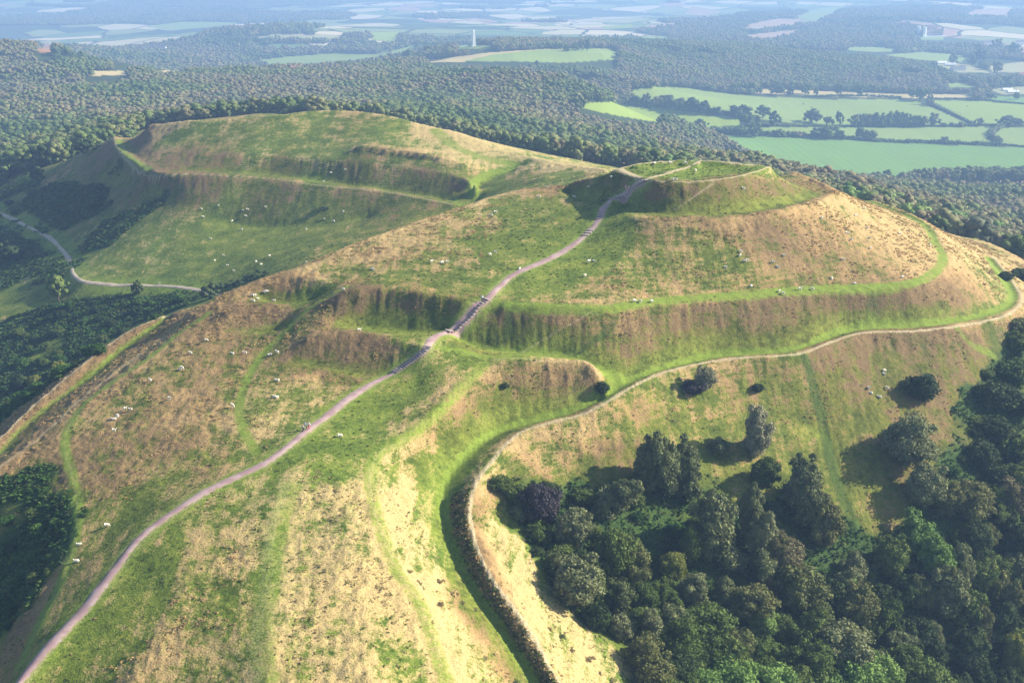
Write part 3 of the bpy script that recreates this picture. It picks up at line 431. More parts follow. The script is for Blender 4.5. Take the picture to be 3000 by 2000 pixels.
def ground_material():
    t = NT('ground_cover'); pos = t.n('ShaderNodeNewGeometry').outputs['Position']
    def at(n):
        a = t.n('ShaderNodeAttribute'); a.attribute_name = n; s = t.n('ShaderNodeSeparateColor'); t.l(a.outputs['Color'], s.inputs[0]); return s.outputs[0], s.outputs[1], s.outputs[2], a.outputs['Alpha'], a.outputs['Color']
    tan, hue, drk, near, _ = at('cover'); gr, dirt, rank, far, _ = at('marks'); _, _, _, pa, pcol = at('parcel')
    n1 = t.noise(pos, .16, 5, .6); n2 = t.noise(pos, .9, 5, .65); n3 = t.noise(pos, 3.2, 3, .6); n4 = t.noise(pos, .045, 3)
    tan = t.math('MULTIPLY_ADD', t.math('SUBTRACT', n4, .5), .6, tan)
    terr = t.noise(t.scl(pos, (.10, .10, 2.2)), 1.0, 4, .6); rut = t.noise(t.scl(pos, (.55, .045, .05)), 1.0, 3, .6)
    # dry amount
    a = t.math('MULTIPLY_ADD', t.math('SUBTRACT', n1, .5), 1.5, tan); a = t.math('MULTIPLY_ADD', t.math('SUBTRACT', n2, .5), 1.1, a)
    a = t.math('MULTIPLY_ADD', t.math('SUBTRACT', terr, .5), 1.0, a); a = t.math('MULTIPLY_ADD', t.math('SUBTRACT', rut, .5), 1.1, a); a = t.math('MULTIPLY_ADD', t.math('SUBTRACT', n3, .5), .5, a)
    a = t.sstep(a, .32, .84)
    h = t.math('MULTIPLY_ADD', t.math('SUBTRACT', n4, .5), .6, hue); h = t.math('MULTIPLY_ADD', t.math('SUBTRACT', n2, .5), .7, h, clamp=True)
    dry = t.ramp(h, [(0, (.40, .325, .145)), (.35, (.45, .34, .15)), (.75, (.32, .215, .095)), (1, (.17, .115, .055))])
    green = t.ramp(t.math('MULTIPLY_ADD', t.math('SUBTRACT', n2, .5), .8, n1), [(.25, (.06, .11, .012)), (.5, (.125, .19, .024)), (.75, (.22, .27, .04))])
    olive = t.ramp(t.math('MULTIPLY_ADD', t.math('SUBTRACT', n2, .5), .8, n1), [(.25, (.055, .07, .010)), (.5, (.12, .13, .02)), (.75, (.21, .19, .035))])
    green = t.mix(t.math('MULTIPLY', hue, .9, clamp=True), green, olive)
    c = t.mix(a, green, dry)
    c = t.mix(t.sstep(t.math('MULTIPLY_ADD', t.math('SUBTRACT', n2, .5), 1.0, drk), .25, .75), c, t.mix(n3, (.018, .045, .010), (.055, .10, .02)))
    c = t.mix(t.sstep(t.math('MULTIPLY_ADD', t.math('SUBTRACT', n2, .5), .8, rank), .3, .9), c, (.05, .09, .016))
    c = t.mix(t.sstep(t.math('MULTIPLY_ADD', t.math('SUBTRACT', n1, .5), .7, t.math('MULTIPLY_ADD', t.math('SUBTRACT', n2, .5), 1.2, gr)), .22, .9), c, t.mix(n2, (.10, .17, .018), (.22, .29, .04)))
    c = t.mix(t.sstep(t.math('MULTIPLY_ADD', t.math('SUBTRACT', n3, .5), .5, dirt), .3, .9), c, t.mix(n2, (.36, .31, .17), (.50, .42, .28)))
    sp = t.math('MULTIPLY_ADD', t.sstep(n3, .25, .6), .5, .6); c = t.mix(1.0, c, t.n('ShaderNodeCombineColor').outputs[0], 'MIX') if False else c
    vm = t.n('ShaderNodeVectorMath', operation='SCALE'); t.l(c, vm.inputs[0]); t.l(sp, vm.inputs['Scale']); c = vm.outputs[0]
    # lowlands: wood floor, parcels, distant patchwork
    f1 = t.noise(pos, .02, 4); wood = t.mix(f1, (.018, .035, .012), (.045, .07, .02))
    wvt = t.n('ShaderNodeTexWave'); wvt.inputs['Scale'].default_value = .055; wvt.inputs['Distortion'].default_value = 1.5; wvt.inputs['Detail'].default_value = 2; t.l(t.scl(pos, (.5, 1, 0)), wvt.inputs['Vector'])
    pc = t.mix(t.math('MULTIPLY', t.noise(t.scl(pos, (1, .35, 1)), .02, 5, .65), .75), pcol, t.mix(.5, pcol, (.10, .14, .04))); pc = t.mix(t.math('MULTIPLY', wvt.outputs['Fac'], .16), pc, t.mix(.5, pc, (.40, .38, .18)))
    low = t.mix(pa, wood, pc)
    wv = t.n('ShaderNodeTexNoise'); wv.inputs['Scale'].default_value = .0012; t.l(pos, wv.inputs['Vector'])
    wp = t.n('ShaderNodeVectorMath', operation='MULTIPLY_ADD'); t.l(wv.outputs['Color'], wp.inputs[0]); wp.inputs[1].default_value = (260, 260, 0); t.l(t.scl(pos, (1, .62, 0)), wp.inputs[2])
    vo = t.n('ShaderNodeTexVoronoi', voronoi_dimensions='2D', distance='MANHATTAN'); vo.inputs['Scale'].default_value = 1 / 150.; t.l(wp.outputs[0], vo.inputs['Vector'])
    ve = t.n('ShaderNodeTexVoronoi', voronoi_dimensions='2D', feature='DISTANCE_TO_EDGE'); ve.inputs['Scale'].default_value = 1 / 150.; t.l(wp.outputs[0], ve.inputs['Vector'])
    s = t.n('ShaderNodeSeparateColor'); t.l(vo.outputs['Color'], s.inputs[0])
    fieldc = t.ramp(s.outputs[0], [(0, (.05, .08, .035)), (.24, (.13, .20, .08)), (.40, (.22, .26, .11)), (.52, (.46, .42, .26)), (.66, (.08, .13, .05)), (.76, (.52, .46, .30)), (.87, (.36, .24, .17)), (.93, (.18, .25, .09))], const=True)
    hedge = t.sstep(ve.outputs['Distance'], .02, .05); patch = t.mix(hedge, (.03, .045, .02), fieldc)
    lowp = t.mix(t.math('MULTIPLY', far, t.math('SUBTRACT', 1.0, pa)), low, patch)
    c = t.mix(near, lowp, c)
    t.l(c, t.b.inputs['Base Color'])
    bn = t.math('ADD', t.math('MULTIPLY', n2, .5), t.math('MULTIPLY', n3, .22))
    bp = t.n('ShaderNodeBump'); bp.inputs['Distance'].default_value = .8; t.l(bn, bp.inputs['Height'])
    t.l(t.math('MULTIPLY', near, t.math('SUBTRACT', .75, t.math('MULTIPLY', gr, .5))), bp.inputs['Strength']); t.l(bp.outputs[0], t.b.inputs['Normal'])
    return t.m
gme.materials.append(ground_material())
# ------------------------------------------------------------------ foliage
def ico(sub):
    bm = bmesh.new(); bmesh.ops.create_icosphere(bm, subdivisions=sub, radius=1); bm.verts.ensure_lookup_table()
    v = np.array([x.co[:] for x in bm.verts]); f = np.array([[y.index for y in x.verts] for x in bm.faces]); bm.free(); return v, f
ICO = {1: ico(1), 2: ico(2)}
def clump_mesh(name, seed, cen, rad, sub, nleaf, leaf, mats, flat=.9, core=.72):
    rg = np.random.default_rng(seed); V, T, Q = [], [], []; c = 0; iv, it = ICO[sub]
    ctr = cen.mean(0)
    for p, r in zip(cen, rad):
        n = iv / np.linalg.norm(iv, axis=1)[:, None]
        d = 1 + .32 * (rg.random(len(iv)) - .5)
        v = iv * (r * core * d)[:, None] * np.array([1, 1, flat]) + p
        V.append(v); T.append(it + c); c += len(v)
        if nleaf:
            m = nleaf; dd = rg.normal(size=(m, 3)) + (p - ctr) * 1.2 / (np.abs(p - ctr).max() + .2) + np.array([0, 0, .5]); dd /= np.linalg.norm(dd, axis=1)[:, None]
            q = p + dd * (r * (.72 + .58 * rg.random((m, 1)) ** 1.3)) * np.array([1, 1, flat])
            nn = dd + rg.normal(size=(m, 3)) * .7; nn /= np.linalg.norm(nn, axis=1)[:, None]
            a = np.cross(nn, rg.normal(size=(m, 3))); a /= np.linalg.norm(a, axis=1)[:, None]; b = np.cross(nn, a)
            s = leaf * (.6 + .8 * rg.random((m, 1)))
            quad = np.stack([q - a * s - b * s * .7, q + a * s - b * s * .5, q + a * s * .8 + b * s * .7, q - a * s * .9 + b * s * .6], 1).reshape(-1, 3)
            V.append(quad); Q.append(c + np.arange(m * 4).reshape(m, 4)); c += m * 4
    return np_mesh(name, np.vstack(V), [np.vstack(T)] + ([np.vstack(Q)] if Q else []), mats, smooth=True)
def envelope(seed, n, shape):
    rg = np.random.default_rng(seed); i = np.arange(n) + .5; ph = np.arccos(1 - 2 * i / n); th = math.pi * (1 + 5 ** .5) * i + seed
    d = np.stack([np.cos(th) * np.sin(ph), np.sin(th) * np.sin(ph), np.cos(ph)], 1) + rg.normal(size=(n, 3)) * .12
    if shape == 'round': c = d * np.array([.38, .38, .37]) * (.55 + .6 * rg.random((n, 1))) + [0, 0, .57]; r = .085 + .12 * rg.random(n)
    elif shape == 'tall':
        c = d * np.array([.36, .36, .43]) * (.5 + .68 * rg.random((n, 1))) + [0, 0, .54]; k = 1.0 - c[:, 2] * .22; c[:, 0] *= k; c[:, 1] *= k; c[:, 0] += np.sin(c[:, 2] * 7 + seed) * .05; r = (.075 + .10 * rg.random(n)) * (1.15 - c[:, 2] * .4)
    elif shape == 'cone':
        z = rg.random(n) ** 1.3; w = (1 - z) * .42; a = rg.random(n) * 6.283; c = np.stack([np.cos(a) * w, np.sin(a) * w, .12 + z * .82], 1); r = .07 + .12 * (1 - z)
    elif shape == 'multi':
        tops = rg.normal(size=(4, 2)) * .2; k = rg.integers(0, 4, n); c = d * np.array([.2, .2, .26]) * (.6 + .7 * rg.random((n, 1))) + [0, 0, .5]; c[:, :2] += tops[k]; c[:, 2] += (k % 3) * .12 - .08; r = .07 + .11 * rg.random(n)
    elif shape == 'gorse': c = np.stack([rg.normal(size=n) * .24, rg.normal(size=n) * .15, .08 + .3 * rg.random(n)], 1); r = .04 + .10 * rg.random(n)
    else: c = d * np.array([.40, .40, .30]) * (.75 + .3 * rg.random((n, 1))) + [0, 0, .42]; r = .13 + .10 * rg.random(n); c[:, 2] = np.maximum(c[:, 2], .1)
    return c, r
def leaf_mat(name, stops, trans=.18, nsc=.8, patch=0):
    m = bpy.data.materials.new(name); m.use_nodes = True; t = m.node_tree; b = t.nodes['Principled BSDF']; b.inputs['Roughness'].default_value = .75; b.inputs['Specular IOR Level'].default_value = .12
    oi = t.nodes.new('ShaderNodeObjectInfo'); rp = t.nodes.new('ShaderNodeValToRGB'); e = rp.color_ramp.elements
    while len(e) < len(stops): e.new(.5)
    for k, c in enumerate(stops): e[k].position = k / (len(stops) - 1) if len(stops) > 1 else 0; e[k].color = (*c, 1)
    tc = t.nodes.new('ShaderNodeNewGeometry'); nz = t.nodes.new('ShaderNodeTexNoise'); nz.inputs['Scale'].default_value = nsc; nz.inputs['Detail'].default_value = 5; t.links.new(tc.outputs['Position'], nz.inputs['Vector'])
    if patch:
        n0 = t.nodes.new('ShaderNodeTexNoise'); n0.inputs['Scale'].default_value = .006; n0.inputs['Detail'].default_value = 3; t.links.new(tc.outputs['Position'], n0.inputs['Vector'])
    ad = t.nodes.new('ShaderNodeMath'); ad.operation = 'MULTIPLY_ADD'; t.links.new(nz.outputs['Fac'], ad.inputs[0]); ad.inputs[1].default_value = .35; sb = t.nodes.new('ShaderNodeMath'); sb.operation = 'SUBTRACT'; t.links.new(oi.outputs['Random'], sb.inputs[0]); sb.inputs[1].default_value = .17; t.links.new(sb.outputs[0], ad.inputs[2])
    fo = ad.outputs[0]
    if patch:
        p_ = t.nodes.new('ShaderNodeMath'); p_.operation = 'MULTIPLY_ADD'; t.links.new(n0.outputs['Fac'], p_.inputs[0]); p_.inputs[1].default_value = patch; q_ = t.nodes.new('ShaderNodeMath'); q_.operation = 'MULTIPLY_ADD'; t.links.new(fo, q_.inputs[0]); q_.inputs[1].default_value = .34; q_.inputs[2].default_value = .33 - patch / 2; t.links.new(q_.outputs[0], p_.inputs[2]); fo = p_.outputs[0]
    t.links.new(fo, rp.inputs[0])
    mp = t.nodes.new('ShaderNodeMapRange'); t.links.new(nz.outputs['Fac'], mp.inputs[0]); mp.inputs[1].default_value = .3; mp.inputs[2].default_value = .7; mp.inputs[3].default_value = .7; mp.inputs[4].default_value = 1.3
    sc = t.nodes.new('ShaderNodeVectorMath'); sc.operation = 'SCALE'; t.links.new(rp.outputs[0], sc.inputs[0]); t.links.new(mp.outputs[0], sc.inputs['Scale']); t.links.new(sc.outputs[0], b.inputs['Base Color'])
    if trans:
        tr = t.nodes.new('ShaderNodeBsdfTranslucent'); t.links.new(sc.outputs[0], tr.inputs[0]); mx = t.nodes.new('ShaderNodeMixShader'); mx.inputs[0].default_value = trans
        t.links.new(b.outputs[0], mx.inputs[1]); t.links.new(tr.outputs[0], mx.inputs[2]); t.links.new(mx.outputs[0], t.nodes['Material Output'].inputs[0])
    return m
LM = dict(
 green=leaf_mat('leaves_green', [(.06, .10, .022), (.09, .135, .03), (.12, .165, .04)]),
 bright=leaf_mat('leaves_bright', [(0.114, 0.194, 0.049), (0.145, 0.244, 0.056), (0.194, 0.276, 0.073)]),
 grey=leaf_mat('leaves_grey_green', [(.13, .16, .07), (.16, .185, .08), (.19, .21, .10)]),
 dark=leaf_mat('leaves_dark', [(.03, .055, .018), (.045, .075, .025), (.06, .09, .03)]),
 olive=leaf_mat('leaves_olive', [(.10, .13, .045), (.135, .15, .05), (.16, .165, .06)]),
 brown=leaf_mat('leaves_brown', [(.14, .125, .06), (.17, .15, .07), (.19, .175, .09)]),
 pale=leaf_mat('leaves_pale', [(0.230, 0.230, 0.135), (0.270, 0.270, 0.162), (0.311, 0.311, 0.203)]),
 purple=leaf_mat('leaves_purple', [(0.047, 0.041, 0.054), (0.068, 0.061, 0.068)]),
 yellow=leaf_mat('leaves_yellow', [(0.176, 0.203, 0.041), (0.216, 0.230, 0.047)]),
 wood=leaf_mat('leaves_woodland', [(0.041, 0.076, 0.023), (0.082, 0.129, 0.035), (0.117, 0.163, 0.047), (0.175, 0.186, 0.069), (0.210, 0.175, 0.093), (0.117, 0.134, 0.082), (0.093, 0.163, 0.058)], patch=1.7),
 scrub=leaf_mat('leaves_scrub', [(.03, .07, .015), (.05, .12, .022), (.075, .15, .03), (.10, .13, .035)]),
 heath=leaf_mat('leaves_heath', [(.26, .20, .10), (.32, .25, .12), (.20, .21, .08)]),
 dry=leaf_mat('dry_bracken', [(.58, .43, .19), (.48, .34, .15), (.40, .28, .13), (.54, .42, .19)], .3),
 straw=leaf_mat('dry_straw', [(.48, .40, .19), (.44, .36, .17), (.41, .335, .155)], .25),
 tuft=leaf_mat('rank_grass', [(.07, .11, .02), (.10, .14, .025), (.15, .17, .04)], .1))
BARK = plain('bark', (.11, .085, .06), .95, .4, 6)
def tree_protos(shape, k, n, sub, nleaf, leaf):
    return [clump_mesh('crown_' + shape, 100 + 7 * j + n, *envelope(3 * j + 1, n, shape), sub, nleaf, leaf, ()) for j in range(k)]
PR = {s: tree_protos(s, k, n, 1, nl, lf) for s, k, n, nl, lf in (('round', 4, 54, 150, .021), ('tall', 4, 54, 150, .021), ('multi', 3, 54, 150, .020), ('cone', 2, 44, 110, .022), ('shrub', 4, 28, 110, .032), ('gorse', 4, 26, 60, .035))}
PM = {s: [clump_mesh('crown_' + s, 300 + 7 * j, *envelope(3 * j + 2, 20, s), 1, 7, .045, (), core=1.0) for j in range(4)] for s in ('round', 'tall')}
PM['shrub'] = [clump_mesh('crown_low', 400 + j, *envelope(5 * j + 1, 9, 'shrub'), 1, 6, .07, (), core=1.0) for j in range(3)]; PM['gorse'] = PR['gorse']
_mc = {}
def with_mat(me, mat):
    k = (me.name, mat.name)
    if k not in _mc:
        m = me.copy(); m.materials.clear(); m.materials.append(mat); _mc[k] = m
    return _mc[k]
def tube_np(path, rad, seg=6):
    P = np.array(path, float); V, Fc = [], []
    for i, p in enumerate(P):
        t = P[min(i + 1, len(P) - 1)] - P[max(i - 1, 0)]; t /= np.linalg.norm(t); a = np.cross(t, [.3, 1, .1]); a /= np.linalg.norm(a); b = np.cross(t, a)
        for k in range(seg):
            an = 6.2832 * k / seg; V.append(p + (a * math.cos(an) + b * math.sin(an)) * rad[i])
    for i in range(len(P) - 1):
        for k in range(seg): Fc.append((i * seg + k, i * seg + (k + 1) % seg, (i + 1) * seg + (k + 1) % seg, (i + 1) * seg + k))
    return np.array(V), np.array(Fc)
def trunk_mesh(seed):
    rg = np.random.default_rng(seed); V, Fc = tube_np([(0, 0, -.06), (.01, 0, .15), (-.01, .01, .4), (.02, 0, .75)], [.045, .033, .024, .008]); Vs, Fs, c = [V], [Fc], len(V)
    for k in range(5):
        a = k * 1.3 + rg.random(); z = .2 + .09 * k; v, f = tube_np([(0, 0, z), (math.cos(a) * .14, math.sin(a) * .14, z + .12), (math.cos(a) * .27, math.sin(a) * .27, z + .27)], [.018, .012, .004], 5); Vs.append(v); Fs.append(f + c); c += len(v)
    return np_mesh('trunk', np.vstack(Vs), [np.vstack(Fs)], (BARK,))
TRUNKS = [trunk_mesh(i) for i in range(3)]
TREES = []
def tree(kind, shape, mat, x, y, z, w, h, label, cat='tree', group=None, mid=False, trunk=True):
    lib = PM if mid else PR
    if mid and shape not in lib: shape = 'tall' if shape in ('cone', 'multi') else 'round'
    e = link(kind, None, None, (x, y, z)); e.empty_display_size = 1; tag(e, label, cat, group)
    e.rotation_euler.z = random.random() * 6.28; e.scale = (w, w, h)
    ch = random.choice(lib[shape]); link('crown', with_mat(ch, LM[mat]), e)
    if trunk: link('trunk', random.choice(TRUNKS), e)
    TREES.append((x, y, max(w, 1) / 2)); return e
def ordw(n):
    w = 'first second third fourth fifth sixth seventh eighth ninth tenth eleventh twelfth thirteenth fourteenth fifteenth sixteenth seventeenth eighteenth nineteenth twentieth'.split()
    return w[n] if n < 20 else 'twenty-' + w[n - 20] if n < 29 else 'thirtieth' if n == 29 else 'thirty-' + w[n - 30]
# (x, base y, width, height in picture units, shape, foliage)
NT_ = """1490 1120 75 130 tall grey|1530 1135 80 160 multi grey|1575 1140 70 140 tall grey|1640 1290 105 175 tall grey|1600 1290 60 120 multi green|1722 1240 60 140 tall grey|1745 1300 70 130 tall grey|1765 1340 70 110 multi olive|1840 1170 85 135 tall grey|1868 1215 75 130 multi grey|1890 1250 70 100 tall olive|1752 1120 58 65 round green|1800 1335 72 95 round brown|1830 1405 92 90 round olive|1935 1385 52 58 round bright|1955 1450 85 95 round olive|2000 1480 75 100 multi green|2120 1290 85 115 multi bright|2150 1345 85 110 tall bright|2195 1350 70 105 tall grey|2165 1410 85 120 tall grey|2130 1400 60 90 multi olive|2122 1160 78 85 round grey|2175 1180 60 60 round olive|2225 1190 85 75 round olive|2085 1065 95 105 round grey|2325 1180 66 70 round brown|2250 1480 50 85 tall olive|2325 1555 58 85 tall yellow|2295 1395 68 95 multi olive|2140 1480 36 45 round grey|2260 1260 40 50 round olive
1325 1385 108 115 round grey|1278 1315 46 48 round olive|1245 1205 80 88 round purple|1320 1255 72 85 round grey|1405 1190 85 92 multi grey|1455 1325 80 85 multi olive|1548 1330 52 62 round yellow|1420 1395 70 62 round olive|1480 1405 62 66 round green|1512 1400 44 66 round green|1480 1460 70 62 round green|1545 1465 70 66 round grey|1480 1540 72 72 round olive|1500 1580 85 75 round olive|1590 1385 60 66 round grey|1660 1385 50 60 tall grey|1765 1372 32 66 cone brown|1625 1465 105 66 round green|1730 1420 95 66 round olive|1752 1460 62 58 round bright|1795 1468 58 56 round green|1870 1450 75 62 round olive|1690 1520 70 68 round olive|1745 1530 62 58 round green|1620 1530 80 70 round green|1680 1620 110 110 round bright|1765 1625 115 105 round bright|1620 1620 80 80 round bright|1860 1575 95 110 round green|1930 1540 105 92 round grey|1965 1620 90 85 round bright|2010 1590 90 75 round bright|2070 1570 85 82 round green|2125 1615 85 80 round green|1900 1640 90 80 round bright|2190 1640 70 70 round green|1560 1570 70 60 round dark|1590 1640 80 70 round green
2115 912 58 58 shrub dark|938 1312 30 16 gorse heath|962 1338 26 14 gorse heath|1008 1336 30 20 gorse heath|1035 1365 38 22 gorse heath|1012 1392 34 22 gorse heath|1060 1385 26 16 gorse heath|1090 1400 22 12 gorse heath|970 1350 18 10 gorse heath|1262 1444 22 14 gorse heath|1288 1462 34 22 gorse olive|1312 1492 24 18 gorse heath|1268 1482 20 12 gorse olive|1352 1512 34 16 gorse heath|1404 1562 34 20 gorse heath|1112 1512 26 16 gorse heath|1134 1502 14 12 gorse heath|1182 1568 34 20 gorse olive|1378 1545 20 12 gorse heath|1000 1358 16 10 gorse heath|1617 895 42 52 round pale|1592 898 42 28 shrub purple|1740 895 22 18 shrub dark|1735 1045 60 100 tall pale|1650 1035 42 32 shrub grey|1160 888 14 13 shrub dark|1383 898 26 28 shrub dark|2340 800 55 42 shrub green|2325 870 70 45 shrub green|2285 930 75 60 shrub dark|2345 950 60 50 shrub dark|2280 1000 60 50 shrub dark|2320 1040 60 55 shrub green|2250 1060 55 50 shrub dark|2345 1090 60 55 shrub dark|2290 1110 60 50 shrub dark|2345 760 50 30 shrub olive|2345 640 40 26 shrub dark|2310 640 26 18 shrub dark|2290 1460 60 70 round dark|2220 1540 70 80 round dark|2340 1300 60 80 round dark|2340 1450 50 80 multi dark|1150 1120 50 34 shrub green|1185 1145 52 40 shrub green|1205 1185 55 42 shrub grey|1235 1235 52 42 shrub green|1290 1280 60 40 shrub green|1260 1140 48 36 shrub dark|1340 1150 50 36 shrub green
135 692 46 60 round green|315 674 26 28 round dark|480 686 40 38 shrub dark|505 668 30 22 shrub dark|540 655 34 18 shrub dark|572 646 34 16 shrub dark|600 634 34 18 shrub dark|85 418 34 30 round dark|110 382 44 44 round dark|140 372 40 40 round dark|165 362 36 34 round dark|192 352 34 26 round dark|218 342 26 16 shrub dark|745 480 32 14 shrub dark|30 600 50 36 round dark|42 900 28 34 round dark|135 855 26 28 shrub yellow|80 885 26 28 shrub yellow|20 580 30 30 shrub dark"""
KN = dict(round='broadleaf_tree', tall='slender_tree', multi='forked_tree', cone='conical_tree', shrub='shrub', gorse='gorse_bush')
KD = dict(round='rounded tree', tall='tall slender tree', multi='tree with several tops', cone='small conical tree', shrub='bushy shrub', gorse='ragged low bush')
MD = dict(grey='grey green', green='mid green', bright='bright green', dark='very dark green', olive='olive', brown='brownish', pale='pale silvery', purple='dark purplish', heath='brownish heathy', scrub='dull green', yellow='yellow green')
def place_name(px, py):
    if px < 700: return 'left valley' if py > 430 else 'behind the far hill'
    if px < 1130: return 'straw slope beside the ditch'
    if px < 1420 and py > 1430: return 'bleached slope outside the bank'
    if py < 1060: return 'open slope below outer bank' if px < 2200 else 'steep slope at right edge'
    if px < 1600: return 'left edge of right-hand wood'
    if px < 2050: return 'middle of right-hand wood'
    return 'right part of right-hand wood'
ents = [e.split() for ln in NT_.split('\n') for e in ln.split('|')]; ents.sort(key=lambda e: float(e[0])); cnt = {}; tot = {}
key = lambda e: (e[4], e[5], place_name(float(e[0]), float(e[1])))
for e in ents: tot[key(e)] = tot.get(key(e), 0) + 1
bx, by, bz = hit([float(e[0]) for e in ents], [min(float(e[1]), 1640) for e in ents])
for e, x, y, z in zip(ents, bx, by, bz):
    k = key(e); i = cnt.get(k, 0); cnt[k] = i + 1; D = math.sqrt(x * x + y * y + z * z); sm_ = .75 if k[2].startswith(('straw', 'bleach')) else 1.08; w = float(e[2]) * D / F * 1.08 * sm_; h = float(e[3]) * D / F * sm_ * (.88 if float(e[3]) > 100 else 1)
    lab = '%s %s, %s' % (MD[e[5]], KD[e[4]], k[2])
    if tot[k] > 1: lab = '%s %s, %s of %d from left, %s' % (MD[e[5]], KD[e[4]], ordw(i), tot[k], k[2])
    if sm_ < 1: h *= .7
    tree(KN[e[4]], e[4], e[5], x, y, z - (.3 if sm_ > 1 else .1), w, h, lab, 'shrub' if e[4] == 'shrub' else 'bush' if e[4] == 'gorse' else 'tree', 'single trees and shrubs on the hill', mid=D > 420, trunk=e[4] not in ('shrub', 'gorse'))
# thicket trees filling the wood on the lower right
def fill(poly, step, wr, hr, mats, label, group, kind='thicket_tree', shapes=('round', 'shrub', 'multi'), cat='tree', gap=.55):
    px_, py_ = poly_world(poly); xs = np.arange(px_.min(), px_.max(), step); ys = np.arange(py_.min(), py_.max(), step); n = 0
    gx_, gy_ = np.meshgrid(xs, ys); gx_ = gx_ + (rng.random(gx_.shape) - .5) * step * .9; gy_ = gy_ + (rng.random(gx_.shape) - .5) * step * .9
    m = inside(px_, py_, gx_, gy_)
    for x, y in zip(gx_[m], gy_[m]):
        if any((x - a) ** 2 + (y - b) ** 2 < (r * gap + 1.2) ** 2 for a, b, r in TREES): continue
        w = random.uniform(*wr); h = w * random.uniform(*hr); z = float(height(x, y))
        tree(kind, random.choice(shapes), random.choice(mats), x, y, z - .2, w, h, label, cat, group, trunk=False); n += 1
    return n
nfill = fill([(1440,1568),(1420,1500),(1330,1400),(1300,1330),(1400,1290),(1560,1340),(1640,1320),(1780,1320),(1900,1330),(2060,1250),(2230,1190),(2352,1120),(2420,1100),(2480,1620),(2352,1640),(1900,1660),(1480,1640)], 4.9, (4.5, 8), (.85, 1.3), ('green', 'dark', 'green', 'green', 'grey', 'dark'), 'low broadleaf tree closing the gaps of the wood on the lower right', 'low trees between the tall ones of the lower right wood')
nfill += fill([(1120,1090),(1240,1120),(1430,1140),(1600,1170),(1750,1140),(1900,1150),(1960,1250),(1900,1330),(1640,1320),(1400,1290),(1300,1330),(1240,1300),(1170,1200)], 5.2, (2.2, 4.2), (.55, .9), ('scrub', 'scrub', 'green', 'dark'), 'low dark bramble bush on the slope between the trees', 'low bushes on the slope at lower right', 'bramble_bush', ('shrub',), 'bush')
nfill += fill([(2250,860),(2330,760),(2480,700),(2480,1180),(2230,1190),(2160,1120),(2230,1000)], 4.6, (2.2, 4.2), (.45, .75), ('scrub', 'dark', 'green', 'dark'), 'dark bush on the steep slope at the right edge', 'dark bushes at the right edge', 'hillside_bush', ('shrub',), 'bush')
nfill += fill([(0,755),(60,730),(200,685),(440,685),(400,715),(300,760),(200,828),(100,905),(0,975)], 9, (2, 5), (.5, .9), ('scrub', 'scrub', 'green', 'dark'), 'low green bush among bracken on the valley side', 'low bushes in the left valley', 'valley_bush', ('shrub',), 'bush')
nfill += fill([(0,420),(110,412),(260,440),(210,510),(110,520),(0,480)], 10, (2, 5), (.5, .9), ('scrub', 'dark', 'green'), 'dark bush above the valley track', 'dark bushes above the valley track', 'valley_bush', ('shrub',), 'bush')
nfill += fill([(-40,1130),(60,1100),(110,1120),(165,1185),(140,1300),(80,1380),(0,1470)], 5, (1.2, 3), (.5, .9), ('scrub', 'scrub', 'green', 'dark'), 'low green bush on the shaded slope at lower left', 'low bushes on the lower left slope', 'valley_bush', ('shrub',), 'bush')
print('FILL', nfill)
# ------------------------------------------------------------------ scattered cover (uncountable): instances on points
def scatter(name, label, pts, scl, rot, idx, protos, cat):
    me = bpy.data.meshes.new(name); me.vertices.add(len(pts)); me.vertices.foreach_set('co', np.asarray(pts, np.float32).ravel())
    a = me.attributes.new('scl', 'FLOAT_VECTOR', 'POINT'); a.data.foreach_set('vector', np.asarray(scl, np.float32).ravel())
    a = me.attributes.new('rot', 'FLOAT_VECTOR', 'POINT'); a.data.foreach_set('vector', np.asarray(rot, np.float32).ravel())
    a = me.attributes.new('idx', 'INT', 'POINT'); a.data.foreach_set('value', np.asarray(idx, np.int32))
    me.update(); o = link(name, me); tag(o, label, cat, kind='stuff')
    g = bpy.data.node_groups.new(name, 'GeometryNodeTree'); g.interface.new_socket('Geometry', in_out='INPUT', socket_type='NodeSocketGeometry'); g.interface.new_socket('Geometry', in_out='OUTPUT', socket_type='NodeSocketGeometry')
    N = g.nodes; L = g.links; gi = N.new('NodeGroupInput'); go = N.new('NodeGroupOutput'); ip = N.new('GeometryNodeInstanceOnPoints'); j = N.new('GeometryNodeGeometryToInstance')
    for p in reversed(protos):
        oi = N.new('GeometryNodeObjectInfo'); oi.inputs['Object'].default_value = p; L.new(oi.outputs['Geometry'], j.inputs[0])
    def at(n, ty):
        q = N.new('GeometryNodeInputNamedAttribute'); q.data_type = ty; q.inputs[0].default_value = n; return q.outputs[0]
    L.new(gi.outputs[0], ip.inputs['Points']); L.new(j.outputs[0], ip.inputs['Instance']); ip.inputs['Pick Instance'].default_value = True
    L.new(at('idx', 'INT'), ip.inputs['Instance Index'])
    er = N.new('FunctionNodeEulerToRotation'); L.new(at('rot', 'FLOAT_VECTOR'), er.inputs[0]); L.new(er.outputs[0], ip.inputs['Rotation']); L.new(at('scl', 'FLOAT_VECTOR'), ip.inputs['Scale'])
    L.new(ip.outputs[0], go.inputs[0]); md = o.modifiers.new('scatter', 'NODES'); md.node_group = g; return o
def proto(me, mat): return bpy.data.objects.new('proto', with_mat(me, mat))
